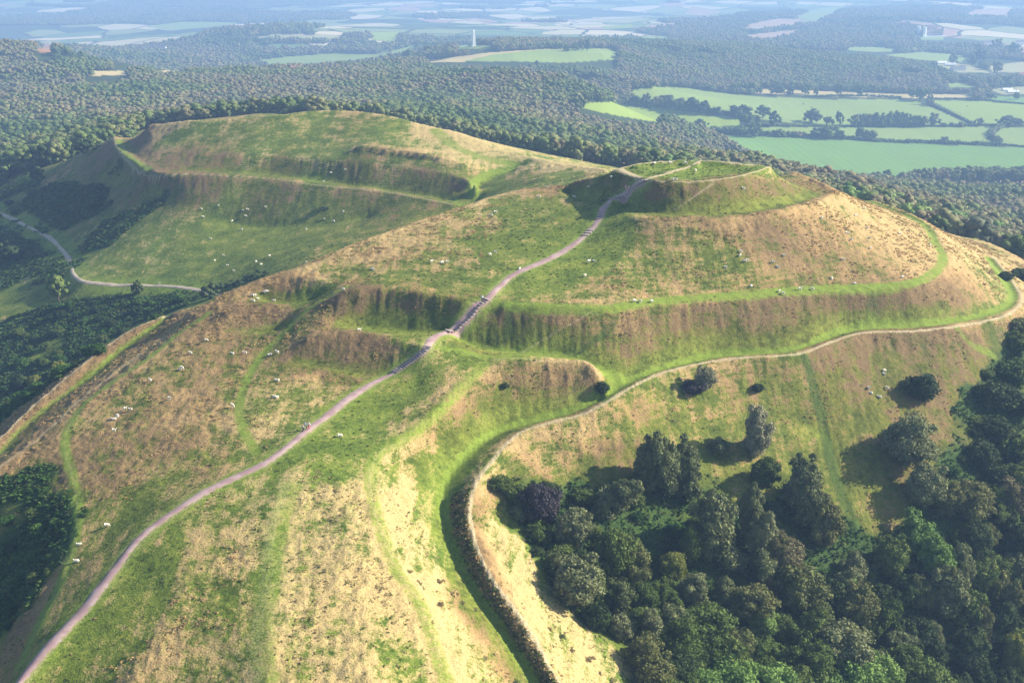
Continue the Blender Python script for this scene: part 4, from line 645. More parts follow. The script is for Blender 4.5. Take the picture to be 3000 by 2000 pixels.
def grid_pts(x0, x1, y0, y1, step, jit=.95):
    a, b = np.meshgrid(np.arange(x0, x1, step), np.arange(y0, y1, step)); a = a + (rng.random(a.shape) - .5) * step * jit; b = b + (rng.random(a.shape) - .5) * step * jit
    a = a.ravel(); b = b.ravel(); v = np.abs(np.arctan2(a, b)) < R(27); return a[v], b[v]
def in_parcel(x, y):
    o = np.zeros(x.shape, bool)
    for c, (a, b) in PW: o |= inside(a, b, x, y)
    return o
def in_near(x, y, m=0): return (x > NX0 + m) & (x < NX1 - m) & (y < NY1 - m)
# woodland beyond the hill
x, y = grid_pts(-1350, 1350, 330, 2750, 8.2); r = np.hypot(x, y); zb = base_h(x, y)
nr = in_near(x, y)
ok = (r < wood_limit(x, y)) & (~nr | ((zb < -113) & (x > 20) & (y > 330)) | ((zb < -112) & (y > 600)) | ((zb < -128) & (x > -20) & (y > 500)))
ok &= ~((x < -200) & (y < 640) & (x > -330)) & ~((x <= -300) & (y < 560)); ok &= ~in_parcel(x, y)
VIL = poly_world([(2130,100),(2352,92),(2450,95),(2450,215),(2240,222),(2130,170)]); vil = inside(*VIL, x, y); ok &= ~(vil & (rng.random(len(x)) < .6))
PLAIN = (fbm(x, y, 120, 3, 33) > .5) | ((r > wood_limit(x, y) - 300) & (fbm(x, y, 300, 3, 33) > .1)); ok &= ~PLAIN
x, y, r = x[ok], y[ok], r[ok]
w = 10.5 + 8 * rng.random(len(x)) ** 1.6; h = w * .42 + 4.5 + 2 * rng.random(len(x)) + 2.5 * fbm(x, y, 60, 2, 77); zz = base_h(x, y); ok = np.ones(len(x), bool)
for f_ in (.35, .65, .95): s1 = zz / (zz + h * f_); ok &= ~in_parcel(x * s1, y * s1)
x, y, r, w, h = x[ok], y[ok], r[ok], w[ok], h[ok]; z = height(x, y) - h * .08
# which of them show: inside the frame and not behind the hill
pxx, pyy = project(x, y, z + h * .8); infr = (pxx > -20) & (pxx < 2372) & (pyy > -10) & (pyy < 1580)
blocked = np.zeros(len(x), bool)
for s in np.linspace(.15, .985, 60): blocked |= height(x * s, y * s) > (z + h * .8) * s
vis = infr & ~blocked; order = np.argsort(r + 1e6 * ~vis); ind = np.zeros(len(x), bool); ind[order[:190]] = True
for i in np.where(ind)[0]:
    tree('woodland_tree', 'round', random.choice(('wood', 'green', 'bright', 'wood')), x[i], y[i], z[i], w[i], h[i], 'leafy tree on the near edge of the woodland beyond the hillfort', 'tree', 'trees on the near edge of the woodland', mid=True, trunk=False)
s_ = ~ind; n = int(s_.sum()); print('WOOD', n, 'TREES', len(TREES))
PW_ = [proto(m_, LM['wood']) for m_ in PM['round'] * 2]
scatter('woodland', 'dense mixed woodland covering the land beyond the hillfort', np.stack([x, y, z], 1)[s_], np.stack([w, w, h], 1)[s_] * 1.0, np.stack([0 * x, 0 * x, rng.random(len(x)) * 6.28], 1)[s_], rng.integers(0, 8, n), PW_, 'woodland')
# distant woods of the plain
x, y = grid_pts(-3600, 3600, 1900, 7400, 17); r = np.hypot(x, y); wf = wood_far(x, y); ok = (r > wood_limit(x, y)) & (r < 7600) & ~in_parcel(x, y)
wedge = (x > 500) & (r < 5200)
ok &= (wf > .14) | (wedge & (wf > -.22)) | ((x < -100) & (x > -800) & (r < 3500) & (r > 2400) & (wf > -.2)) | ((r < 3300) & (wf > .0))
x, y = x[ok], y[ok]; zz = base_h(x, y); s1 = zz / (zz + 11.); ok = ~in_parcel(x * s1, y * s1); x, y = x[ok], y[ok]; w = 19 + 8 * rng.random(len(x)); h = 11 + 7 * rng.random(len(x)); z = height(x, y) - 1
scatter('distant_woods', 'blue hazy woods scattered over the far plain', np.stack([x, y, z], 1), np.stack([w, w, h], 1), np.stack([0 * x, 0 * x, rng.random(len(x)) * 6.28], 1), rng.integers(0, 3, len(x)), [proto(m_, LM['wood']) for m_ in PM['shrub']], 'woods')
print('FARWOOD', len(x))
# bracken and rank grass on the hill
def cov(k, x, y): return bil(COVER[k], (x - NX0) / GS, (y - NY0) / GS)
def stp(k, x, y): return bil(STAMP[k], (x - NX0) / TS, (y - NY0) / TS)
def clumps(name, label, step, y1, fn, sz, mats, protos, hmul, cat):
    x, y = grid_pts(NX0 + 2, NX1 - 2, 100, y1, step); f = fn(x, y); k = (f > rng.random(len(x))) & in_near(x, y, 3); x, y = x[k], y[k]
    z = height(x, y); s = sz[0] + (sz[1] - sz[0]) * rng.random(len(x)) ** 1.5; s = s * (1 + .5 * np.clip((y - 250) / 200, 0, 1))
    pr = [proto(p, LM[m_]) for m_ in mats for p in protos]; print(name, len(x))
    return scatter(name, label, np.stack([x, y, z - s * .12], 1), np.stack([s * 1.3, s * 1.3, s * hmul], 1), np.stack([0 * x, 0 * x, rng.random(len(x)) * 6.28], 1), rng.integers(0, len(pr), len(x)), pr, cat)
TUF = [clump_mesh('tussock', 900 + j, *envelope(40 + j, 4, 'shrub'), 1, 10, .16, ()) for j in range(3)]
for t_ in TUF: pass
free = lambda x, y: (1 - np.clip(stp(0, x, y) * 1.2, 0, 1)) * (1 - np.clip(stp(1, x, y) * 1.5, 0, 1)) * (1 - .6 * stp(2, x, y))
def f_dry(x, y):
    t = cov(0, x, y) + fbm(x, y, 7, 3, 81) * .9; return np.clip((t - .55) * 1.6, 0, .8) * free(x, y) * (1 - cov(2, x, y)) * (conc_at(x, y) < .3)
def conc_at(x, y): return bil(conc, x - NX0, y - NY0)
clumps('dry_bracken', 'low clumps of dry brown bracken on the hill', .75, 420, lambda x, y: f_dry(x, y) * .75 * (cov(1, x, y) > .38), (.22, .65), ('dry',), TUF, .55, 'bracken')
clumps('straw_grass', 'low tufts of bleached straw coloured grass on the near slopes', .7, 420, lambda x, y: f_dry(x, y) * (cov(1, x, y) <= .38) * .8, (.2, .6), ('straw',), TUF, .5, 'grass')
clumps('green_bracken', 'dark green bracken and bramble covering the shaded valley sides', 1.0, 640, lambda x, y: np.clip((cov(2, x, y) + fbm(x, y, 12, 3, 86) * .35 - .35) * 1.8, 0, .9) * free(x, y), (.55, 1.35), ('scrub', 'scrub', 'scrub', 'scrub', 'dark'), TUF, .7, 'bracken')
clumps('rank_grass', 'tussocks of rank green grass among the bracken', 1.5, 420, lambda x, y: np.clip(.75 - cov(0, x, y) - fbm(x, y, 9, 3, 90) * .8, 0, .5) * free(x, y) * (1 - cov(2, x, y)), (.25, .5), ('tuft',), TUF, .6, 'grass')

# rank bracken along the inner face of the outer bank
s1 = spline([p for p in LOWC if 1110 <= p[1]], 14); a1, b1, _ = atz(s1[:, 0], s1[:, 1], s1[:, 2]); s2 = spline([p for p in DITL if 1110 <= p[1]], 14); a2, b2, _ = atz(s2[:, 0], s2[:, 1], s2[:, 2])
bx_, by_ = [], []
for i in range(len(a1) - 1):
    j = int(np.argmin((a2 - a1[i]) ** 2 + (b2 - b1[i]) ** 2))
    for k in range(9): f = random.uniform(.08, .72); g = random.random(); bx_.append(a1[i] * (1 - f) + a2[j] * f + (a1[i + 1] - a1[i]) * g); by_.append(b1[i] * (1 - f) + b2[j] * f + (b1[i + 1] - b1[i]) * g)
bx_, by_ = np.array(bx_), np.array(by_); sc_ = .22 + .42 * rng.random(len(bx_)); pr = [proto(p, LM[m_]) for m_ in ('heath', 'dry', 'tuft', 'tuft') for p in TUF]
scatter('bank_bracken', 'rough brown bracken clothing the inner face of the outer bank', np.stack([bx_, by_, height(bx_, by_) - .1], 1), np.stack([sc_ * 1.3, sc_ * 1.3, sc_], 1), np.stack([0 * bx_, 0 * bx_, bx_ * 9], 1), rng.integers(0, len(pr), len(bx_)), pr, 'bracken'); print('BANK', len(bx_))
# ------------------------------------------------------------------ paths and steps
def world_path(l, n=16):
    s = spline(l, n); x, y, z = atz(s[:, 0], s[:, 1], s[:, 2]); P = np.stack([x, y], 1)
    for _ in range(2): P[1:-1] = P[1:-1] * .5 + (P[:-2] + P[2:]) * .25
    d = np.r_[0, np.cumsum(np.hypot(*np.diff(P, axis=0).T))]; m = int(d[-1] / .8); q = np.linspace(0, d[-1], m)
    return np.stack([np.interp(q, d, P[:, 0]), np.interp(q, d, P[:, 1])], 1)
def ribbon(name, P, wfun, lift, mat):
    T = np.gradient(P, axis=0); T /= np.linalg.norm(T, axis=1)[:, None]; N_ = np.stack([-T[:, 1], T[:, 0]], 1); V = []
    k = [-1, -.5, 0, .5, 1]; i = np.arange(len(P)); w = wfun(i) / 2
    for a in k:
        ww = w * (1 + (.32 * fbm(P[:, 0], P[:, 1], 2.2, 3, 7 + a) if abs(a) == 1 else 0)); q = P + N_ * (a * ww)[:, None]
        z = height(q[:, 0], q[:, 1]); V.append(np.stack([q[:, 0], q[:, 1], z + lift - (.12 if abs(a) == 1 else 0)], 1))
    V = np.stack(V, 1); n = len(P); ids = np.arange(n * 5).reshape(n, 5)
    f = np.stack([ids[:-1, :-1], ids[:-1, 1:], ids[1:, 1:], ids[1:, :-1]], -1).reshape(-1, 4)[:, ::-1]
    me = np_mesh(name, V.reshape(-1, 3), [f], (mat,)); e = np.zeros((n, 5, 4), np.float32); e[:, (0, 4), 0] = 1; e[:, (1, 3), 0] = .3; e[:, 2, 1] = 1; vattr(me, 'edge', e); return me
def path_mat(name, a, b, c):
    t = NT(name); pos = t.n('ShaderNodeNewGeometry').outputs['Position']; n = t.noise(pos, .35, 4); n2 = t.noise(pos, 5, 3)
    col = t.mix(t.sstep(n, .4, .62), a, b); col = t.mix(t.sstep(n2, .5, .75), col, c); n3 = t.noise(pos, 1.1, 4, .7); a_ = t.n('ShaderNodeAttribute'); a_.attribute_name = 'edge'; sp = t.n('ShaderNodeSeparateColor'); t.l(a_.outputs['Color'], sp.inputs[0])
    col = t.mix(t.sstep(t.math('MULTIPLY_ADD', t.math('SUBTRACT', n3, .5), 2.2, sp.outputs[0]), .55, .95), col, t.mix(n2, (.13, .17, .03), (.34, .30, .16))); col = t.mix(t.sstep(t.math('MULTIPLY_ADD', t.math('SUBTRACT', n, .5), 2.0, .2), .5, .9), col, (.45, .38, .33)); t.l(col, t.b.inputs['Base Color']); return t.m
M_TAR = path_mat('worn_tarmac', (.31, .205, .21), (.42, .31, .30), (.33, .26, .24)); M_TRK = path_mat('stony_track', (.40, .33, .26), (.50, .42, .33), (.34, .30, .22))
MP = world_path(MAIN); o = link('path', ribbon('path', MP, lambda i: 2.1 + .35 * np.sin(i * .13), .12, M_TAR)); tag(o, kind='structure')
TP = world_path(TRACK); o = link('track', ribbon('track', TP, lambda i: 1.9 + .3 * np.sin(i * .1), .16, M_TRK)); tag(o, kind='structure')
def box_mesh(name, sx, sy, sz, mat, bev=.02):
    bm = bmesh.new(); bmesh.ops.create_cube(bm, size=1)
    for v in bm.verts: v.co = (v.co.x * sx, v.co.y * sy, v.co.z * sz)
    if bev: bmesh.ops.bevel(bm, geom=bm.edges[:], offset=bev, segments=1, affect='EDGES')
    me = bpy.data.meshes.new(name); bm.to_mesh(me); bm.free(); me.materials.append(mat); return me
M_TIM = plain('dark_timber', (.24, .19, .165), .9, .3, 4); M_GRV = plain('pale_gravel', (.46, .40, .36), .95, .2, 6)
RIS = box_mesh('riser', 1.9, .16, .2, M_TIM); TRD = box_mesh('tread', 1.9, .42, .10, M_GRV, .015)
pxs, pys = project(MP[:, 0], MP[:, 1], height(MP[:, 0], MP[:, 1]))
def flight(a, b, n, label):
    i0 = int(np.argmin((pxs - a[0]) ** 2 + (pys - a[1]) ** 2)); i1 = int(np.argmin((pxs - b[0]) ** 2 + (pys - b[1]) ** 2))
    c = MP[(i0 + i1) // 2]; cz = float(height(c[0], c[1])); e = link('step_flight', None, None, (c[0], c[1], cz)); tag(e, label, 'steps', 'timber edged flights of steps on the main path')
    for k in range(n):
        q = i0 + (i1 - i0) * k / max(1, n - 1); j = int(q); j = min(j, len(MP) - 2); f = q - j; p = MP[j] * (1 - f) + MP[j + 1] * f; T = MP[j + 1] - MP[j]; an = math.atan2(T[1], T[0]) + math.pi / 2
        z = float(height(p[0], p[1])) + .16; dn = 1 if height(*(p + T)) < height(*p) else -1; T = T / np.linalg.norm(T) * dn
        r = link('riser', RIS, e, (p[0] - c[0], p[1] - c[1], z - cz)); r.rotation_euler.z = an
        t = link('tread', TRD, e, (p[0] - T[0] * .36 - c[0], p[1] - T[1] * .36 - c[1], z + .14 - cz)); t.rotation_euler.z = an
flight((1480, 413), (1402, 460), 13, 'timber edged steps climbing the side of the summit mound')
flight((1377, 492), (1376, 506), 3, 'three pale steps on the path just below the summit mound')
flight((1353, 531), (1343, 543), 3, 'short pale steps where the path bends below the summit')
flight((1114, 688), (1025, 758), 16, 'long flight of steps down the middle bank beside the white shirted walker')
flight((978, 800), (904, 858), 16, 'lowest flight of steps, above the group of three walkers')
# ------------------------------------------------------------------ skin-built figures
def skin_mesh(name, pts, edges, rad, root=0, sub=1, mat=None):
    me = bpy.data.meshes.new(name); me.from_pydata(pts, edges, []); o = bpy.data.objects.new(name, me); COL.objects.link(o)
    m = o.modifiers.new('s', 'SKIN'); m.use_smooth_shade = True
    for i, v in enumerate(me.skin_vertices[0].data):
        r = rad[i]; v.radius = (r, r) if not isinstance(r, tuple) else r; v.use_root = (i == root)
    u = o.modifiers.new('u', 'SUBSURF'); u.levels = sub; u.render_levels = sub
    dg = bpy.context.evaluated_depsgraph_get(); dg.update(); r = bpy.data.meshes.new_from_object(o.evaluated_get(dg)); r.name = name
    bpy.data.objects.remove(o); r.materials.clear()
    if mat: r.materials.append(mat)
    return r
M_WOOL = plain('fleece', (.68, .64, .54), .95, .12, 9); M_SKIN = plain('skin', (.55, .36, .27), .6, .1); M_HAIRD = plain('dark_hair', (.02, .016, .012), .8, .2)
M_HAIRB = plain('fair_hair', (.35, .25, .14), .8, .2); M_DARK = plain('dark_cloth', (.03, .03, .045), .9, .2); M_WHITE = plain('white_cloth', (.80, .82, .84), .85, .06)
M_PINK = plain('pink_cloth', (.75, .32, .38), .85, .1); M_RED = plain('red_cloth', (.55, .10, .12), .85, .1); M_CREAM = plain('cream_cloth', (.70, .66, .52), .85, .1); M_ROSE = plain('pale_rose_cloth', (.78, .58, .56), .85, .1); M_SHOE = plain('shoe_leather', (.06, .05, .045), .7)
M_COW = plain('dark_hide', (.04, .03, .025), .85, .2); M_COWW = plain('pale_hide', (.70, .66, .58), .85, .1)
def sheep_mesh(pose, mat, nm='sheep'):
    P = [(0, 0, .66), (-.22, 0, .67), (.24, 0, .66), (.40, 0, .68), (-.40, 0, .64)]; E = [(0, 1), (0, 2), (2, 3), (1, 4)]; Rd = [.27, .27, .26, .20, .20]
    head = [(.56, 0, .50), (.66, 0, .26), (.74, 0, .14)] if pose == 'graze' else [(.54, 0, .84), (.64, 0, .98), (.80, 0, .93)] if pose == 'stand' else [(.54, 0, .80), (.62, 0, .92), (.78, 0, .88)]
    b = len(P); P += head; E += [(3, b), (b, b + 1), (b + 1, b + 2)]; Rd += [.11, .095, .055]
    for s in (-1, 1): P.append((P[b + 1][0] - .06, s * .13, P[b + 1][2] + .03)); E.append((b + 1, len(P) - 1)); Rd.append(.028)
    low = .30 if pose == 'lie' else 0
    for x0, par, bend in ((.28, 2, .02), (-.34, 1, -.05)):
        for s in (-1, 1):
            n = len(P)
            if pose == 'lie': P += [(x0, s * .2, .45), (x0 + .16, s * .24, .36), (x0 + .30, s * .22, .33)]
            else: P += [(x0, s * .13, .44), (x0 + bend, s * .13, .22), (x0 + bend * .3, s * .13, .02)]
            E += [(par, n), (n, n + 1), (n + 1, n + 2)]; Rd += [.085, .042, .035]
    n = len(P); P += [(-.56, 0, .62), (-.60, 0, .45)]; E += [(4, n), (n, n + 1)]; Rd += [.05, .03]
    me = skin_mesh(nm, P, E, Rd, 0, 1, mat); v = np.empty(len(me.vertices) * 3, np.float32); me.vertices.foreach_get('co', v); v = v.reshape(-1, 3)
    k = np.exp(-((v[:, 2] - .66) / .25) ** 2) * (np.abs(v[:, 0]) < .5); v[:, 1] *= 1 + .12 * k; v += (rng.random(v.shape) - .5) * .03 * k[:, None]; v[:, 2] -= low; me.vertices.foreach_set('co', v.ravel().astype(np.float32)); me.update(); return me
SHEEP = {p: sheep_mesh(p, M_WOOL) for p in ('graze', 'stand', 'lie')}
SH = """502 470|463 478|466 497|533 507|558 482|568 480|564 495|610 473|744 416|760 396|745 501|766 507|793 389|1405 407|1352 429|1256 429|1238 452|1319 452|1138 487|1129 492|789 485|1503 373|1539 374|1544 412|1552 412|1571 373|1576 375|1597 392|1707 433|1888 500|1965 493|1984 479|555 526|703 526|513 585|493 597|522 609|537 621|588 600|600 605|619 585|703 601|366 650|484 546|580 678|587 678|582 689|593 686|608 669|613 669|629 690|474 781|437 810|534 810|563 810|620 813|637 809|413 846|418 845|345 873|389 915|287 938|300 940|270 956|262 961|262 988|534 932|637 872|631 910|637 910|1193 615|1138 578|1126 585|991 600|1015 601|1027 601|856 617|788 664|1364 598|1352 600|1344 633|1457 691|1471 692|1497 692|825 758|1701 577|1700 586|1716 597|1710 600|1666 612|1775 601|1786 611|1801 586|1936 595|1945 535|1955 551|1996 545|1999 569|2136 564|1910 638|1725 657|1790 668|1798 673|1837 664|1866 663|1963 649|2072 636|2031 851|2030 857|1995 891|2000 901|2037 890|2020 910|2066 536|1991 524|245 1207|182 1248|176 1287|780 1001"""
shp = sorted([tuple(map(float, a.split())) for a in SH.split('|')])
def sh_place(x, y):
    if x > 1980 and y > 840: return 'in the flock below the outer bank at right'
    if x < 860 and y < 525: return 'high on the shaded far slope'
    if x < 800 and y < 660 : return 'low on the shaded far slope'
    if x < 260 and y > 1150: return 'beside the green track at lower left'
    if x < 660 and y < 700: return 'at the foot of the bracken knoll'
    if x < 900 and y < 850: return 'among the left earthworks'
    if x < 700: return 'in the brown bracken at left'
    if x < 860: return 'right of the three walkers'
    if x < 1250 and y > 470: return 'left of the upper path'
    if x < 1420 and y < 460: return 'beside the left flank of the summit mound'
    if x < 1620 and y < 420: return 'on the summit lawn'
    if x < 1500: return 'on the green slope right of the path'
    if y < 505 or x > 1925 and y < 575: return 'on the right shoulder of the hill'
    if y < 620: return 'on the bracken slope below the summit'
    return 'along the green terrace at right'
pc = {}; pt = {}
for q in shp: pt[sh_place(*q)] = pt.get(sh_place(*q), 0) + 1
sx, sy, sz = hit([q[0] for q in shp], [q[1] + 3 for q in shp])
for q, x, y, z in zip(shp, sx, sy, sz):
    pl = sh_place(*q); i = pc.get(pl, 0); pc[pl] = i + 1; po = random.choice(('graze', 'graze', 'stand', 'lie')); o = link('sheep', SHEEP[po], None, (x, y, float(height(x, y)) - .02)); o.rotation_euler.z = random.choice((0, 3.14)) + random.uniform(-1.0, 1.0); s = random.uniform(.75, .95); o.scale = (s,) * 3
    ps = dict(graze='grazing', stand='standing', lie='resting')[po]
    tag(o, ('white sheep, %s of %d from left, %s' % (ordw(i), pt[pl], pl)) if pt[pl] > 1 else 'lone white sheep ' + pl, 'sheep', 'white sheep scattered over the hill')
COWS = [(1766, 246, 0, 'pale cow near the wooded belt in the upper pasture'), (1829, 236, 0, 'pale cow in the middle of the upper pasture'), (2210, 260, 0, 'pale cow right of the diagonal hedge'), (1864, 248, 1, 'dark cow, leftmost of the dark cattle'), (1874, 252, 1, 'dark cow, second of the dark cattle from left'), (1882, 257, 1, 'dark cow, lowest of the dark cattle'), (1845, 240, 1, 'dark cow standing above the other dark cattle'), (2222, 245, 1, 'dark cow by itself right of the diagonal hedge')]
CW = [sheep_mesh('graze', M_COWW, 'cow'), sheep_mesh('graze', M_COW, 'cow')]
for px, py, k, lb in COWS:
    x, y, z = hit(px, py); o = link('cow', CW[k], None, (x[0], y[0], z[0])); o.scale = (2.2, 2.2, 1.9); o.rotation_euler.z = random.random() * 6; tag(o, lb, 'cow', 'cattle in the valley pastures')
def person(px, py, yaw, top, legs, hair, stride, lean, label, group, h=1.7):
    x, y, z = [float(a[0]) for a in hit(px, py)]; e = link('person', None, None, (x, y, z + .10)); e.rotation_euler.z = yaw; e.scale = (h / 1.72,) * 3; tag(e, label, 'person', group)
    L = lean; hip = (0, 0, .92); ch = (.32 * L, 0, 1.30); nk = (.44 * L, 0, 1.47); hd = (.52 * L + .02, 0, 1.60)
    def leg(s, f): return [(0, s * .10, .88), (f * .22 + .03, s * .11, .50), (f * .36 - .04, s * .11, .09), (f * .36 + .12, s * .12, .04)]
    def arm(s, f): return [(ch[0] + .03, s * .18, 1.40), (ch[0] + f * .10, s * .24, 1.14), (ch[0] + f * .26 + .05, s * .23, .92), (ch[0] + f * .29 + .07, s * .23, .86)]
    P = [hip, (.16 * L, 0, 1.10), ch, nk, hd, (hd[0] + .01, 0, 1.70)]; E = [(0, 1), (1, 2), (2, 3), (3, 4), (4, 5)]; Rd = [(.15, .11), (.13, .10), (.17, .11), .055, .095, .075]
    P.append((hd[0] + .115, 0, 1.59)); E.append((4, 6)); Rd.append(.016)
    for s in (-1, 1): P.append((hd[0], s * .105, 1.60)); E.append((4, len(P) - 1)); Rd.append(.018)
    for s in (-1, 1):
        n = len(P); P += leg(s, s * stride); E += [(0, n), (n, n + 1), (n + 1, n + 2), (n + 2, n + 3)]; Rd += [.085, .06, .042, .035]
        n = len(P); A = arm(s, -s * stride); P += A; E += [(2, n), (n, n + 1), (n + 1, n + 2), (n + 2, n + 3)]; Rd += [.055, .042, .03, .034]; w = A[3]
        for k, ln in enumerate((.065, .075, .08, .072, .055)):
            m_ = len(P)
            if k == 0: P.append((w[0] + .045, w[1] - s * .03, w[2] - .03))
            else: P.append((w[0] + .035 - .022 * k, w[1] + s * .006, w[2] - ln))
            E.append((n + 3, m_)); Rd.append(.009)
    link('body', skin_mesh('body', P, E, Rd, 0, 1, M_SKIN), e)
    Ps = [hip, (.16 * L, 0, 1.10), ch, (nk[0], 0, 1.42)]; Es = [(0, 1), (1, 2), (2, 3)]; Rs = [(.175, .135), (.155, .125), (.19, .13), .075]
    for s in (-1, 1): n = len(Ps); A = arm(s, -s * stride); Ps += A[:3]; Es += [(2, n), (n, n + 1), (n + 1, n + 2)]; Rs += [.075, .06, .048]
    link('shirt', skin_mesh('shirt', Ps, Es, Rs, 1, 1, top), e)
    Pt = [(0, 0, .95)]; Et = []; Rt = [(.165, .13)]
    for s in (-1, 1): n = len(Pt); A = leg(s, s * stride); Pt += A[:3]; Et += [(0, n), (n, n + 1), (n + 1, n + 2)]; Rt += [.105, .078, .06]
    link('trousers', skin_mesh('trousers', Pt, Et, Rt, 0, 1, legs), e)
    v, f = ICO[2]; m = v[:, 0] < .35; vv = v * np.array([.108, .102, .125]) + np.array([hd[0] - .012, 0, 1.645]); f2 = f[np.all(v[f][:, :, 2] > -.45, axis=1) & np.any(v[f][:, :, 0] < .45, axis=1)]
    link('hair', np_mesh('hair', vv, [f2], (hair,)), e)
    for s in (-1, 1):
        a = leg(s, s * stride)[2]; sh = box_mesh('shoe', .27, .10, .09, M_SHOE, .03); o = link('shoe', sh, e, (a[0] + .06, a[1], .045))
        ey = box_mesh('eye', .012, .02, .014, M_HAIRD, .003); link('eye', ey, e, (hd[0] + .094, s * .036, 1.615))
G1 = 'three walkers climbing the main path'
up = math.atan2(1, .6)
person(696, 992.5, up + .1, M_CREAM, M_DARK, M_HAIRB, 1, .12, 'walker in a cream top and dark trousers, nearest of the three', G1, 1.62)
person(701.5, 987, up, M_WHITE, M_DARK, M_HAIRD, -1, .1, 'dark haired walker in white shirt and dark trousers, middle of the three', G1, 1.75)
person(709.5, 987, up - .1, M_WHITE, M_RED, M_HAIRB, 1, .1, 'walker in white shirt and red trousers, rightmost of the three', G1, 1.72)
person(1107, 694, up + .2, M_WHITE, M_DARK, M_HAIRB, 1.3, .5, 'walker in a white shirt leaning forward on the middle steps', None, 1.72)
G2 = 'two walkers in pink on the summit steps'
person(1437.5, 438, up + .3, M_PINK, M_ROSE, M_HAIRB, 1, .15, 'walker in a pink top, left one on the summit steps', G2, 1.65)
person(1443.5, 439, up, M_ROSE, M_PINK, M_HAIRB, -1, .15, 'walker in a pale rose top, right one on the summit steps', G2, 1.6)
# ------------------------------------------------------------------ monument, castle, houses
M_STONE = plain('pale_stone', (.84, .83, .79), .9, .05, .3); M_SAND = plain('red_sandstone', (.42, .30, .26), .9, .12, .2); M_ROOF = plain('slate_roof', (.16, .15, .16), .8, .2, .5); M_TILE = plain('tile_roof', (.33, .16, .11), .85, .2, .5)
M_REND = plain('white_render', (.80, .79, .75), .85, .05, .5); M_GLASS = plain('window_glass', (.05, .06, .07), .2, .1, 1, .5); M_BRICK = plain('brick_wall', (.45, .27, .20), .9, .15, 1); M_DOOR = plain('painted_door', (.10, .12, .10), .6)
def frustum(bm, x, y, z0, z1, w0, w1, seg=4, rot=math.pi / 4):
    a = []; k = 1 / math.cos(math.pi / seg) if seg == 4 else 1
    for z, w in ((z0, w0), (z1, w1)): a.append([bm.verts.new((x + math.cos(rot + 6.28319 * i / seg) * w / 2 * k, y + math.sin(rot + 6.28319 * i / seg) * w / 2 * k, z)) for i in range(seg)])
    for i in range(seg): bm.faces.new((a[0][i], a[0][(i + 1) % seg], a[1][(i + 1) % seg], a[1][i]))
    bm.faces.new(a[1]); bm.faces.new(a[0][::-1])
def bmobj(name, fn, mat, parent=None, smooth=False):
    bm = bmesh.new(); fn(bm); bmesh.ops.recalc_face_normals(bm, faces=bm.faces); me = bpy.data.meshes.new(name); bm.to_mesh(me); bm.free(); me.materials.append(mat)
    return link(name, me, parent)
def bbox(bm, x0, x1, y0, y1, z0, z1):
    r = bmesh.ops.create_cube(bm, size=1)
    for v in r['verts']: v.co = ((x0 + x1) / 2 + v.co.x * (x1 - x0), (y0 + y1) / 2 + v.co.y * (y1 - y0), (z0 + z1) / 2 + v.co.z * (z1 - z0))
x, y, z = [float(a[0]) for a in hit(1088.5, 107)]
ob = link('obelisk', None, None, (x, y, z - .5)); ob.rotation_euler.z = .35; tag(ob, 'tall pale stone obelisk standing on the wooded ridge', 'obelisk')
k = math.hypot(x, y) / 2214
def _pl(bm): frustum(bm, 0, 0, 0, 1.2 * k, 9 * k, 9 * k); frustum(bm, 0, 0, 1.203 * k, 2.4 * k, 7.6 * k, 7.6 * k); frustum(bm, 0, 0, 2.403 * k, 6.5 * k, 5.8 * k, 5.4 * k); frustum(bm, 0, 0, 6.503 * k, 7 * k, 6.2 * k, 6.2 * k)
bmobj('plinth', _pl, M_STONE, ob)
bmobj('shaft', lambda bm: (frustum(bm, 0, 0, 7.003 * k, 26.5 * k, 5.2 * k, 3.2 * k)), M_STONE, ob); bmobj('pyramid_cap', lambda bm: frustum(bm, 0, 0, 26.503 * k, 29.5 * k, 3.2 * k, .1), M_STONE, ob)
x, y, z = [float(a[0]) for a in hit(2136, 84)]
ca = link('castle', None, None, (x, y, z - 2)); ca.rotation_euler.z = .25; tag(ca, 'large pinkish stone castle with round corner towers above the woods', 'castle')
def cren(bm, x0, x1, y0, y1, z, s=2.4):
    n = int((x1 - x0) / s / 2)
    for i in range(n + 1):
        for yy in (y0, y1 - .8): bbox(bm, x0 + i * 2 * s, min(x1, x0 + i * 2 * s + s), yy, yy + .8, z, z + 1.8)
    n = int((y1 - y0) / s / 2)
    for i in range(1, n):
        for xx in (x0, x1 - .8): bbox(bm, xx, xx + .8, y0 + i * 2 * s, y0 + i * 2 * s + s, z, z + 1.8)
bmobj('wall', lambda bm: (bbox(bm, -26, 26, -14, 14, 0, 19), cren(bm, -26, 26, -14, 14, 19.003)), M_SAND, ca)
bmobj('keep', lambda bm: (bbox(bm, -11, 11, -8, 8, 19.05, 31), cren(bm, -11, 11, -8, 8, 31.003)), M_SAND, ca)
bmobj('terrace', lambda bm: bbox(bm, -36, 34, -24, -14.1, -4, 5), M_STONE, ca)
for sxn in (-1, 1):
    for syn in (-1, 1):
        def tw_(bm):
            frustum(bm, sxn * 27, syn * 15, 0, 26, 9, 9, 16, 0); frustum(bm, sxn * 27, syn * 15, 26.003, 27, 10, 10, 16, 0)
            for i in range(8): a_ = i * .785; frustum(bm, sxn * 27 + math.cos(a_) * 4.2, syn * 15 + math.sin(a_) * 4.2, 27.003, 28.6, 1.6, 1.6)
        bmobj('corner_tower', tw_, M_STONE if sxn < 0 else M_SAND, ca)
for i in range(9):
    for zz in (4, 11):
        if abs(i - 4) >= 0: o = bmobj('window', lambda bm: bbox(bm, -21 + i * 5.2, -19 + i * 5.2, -14.12, -13.9, zz, zz + 3.6), M_GLASS, ca)
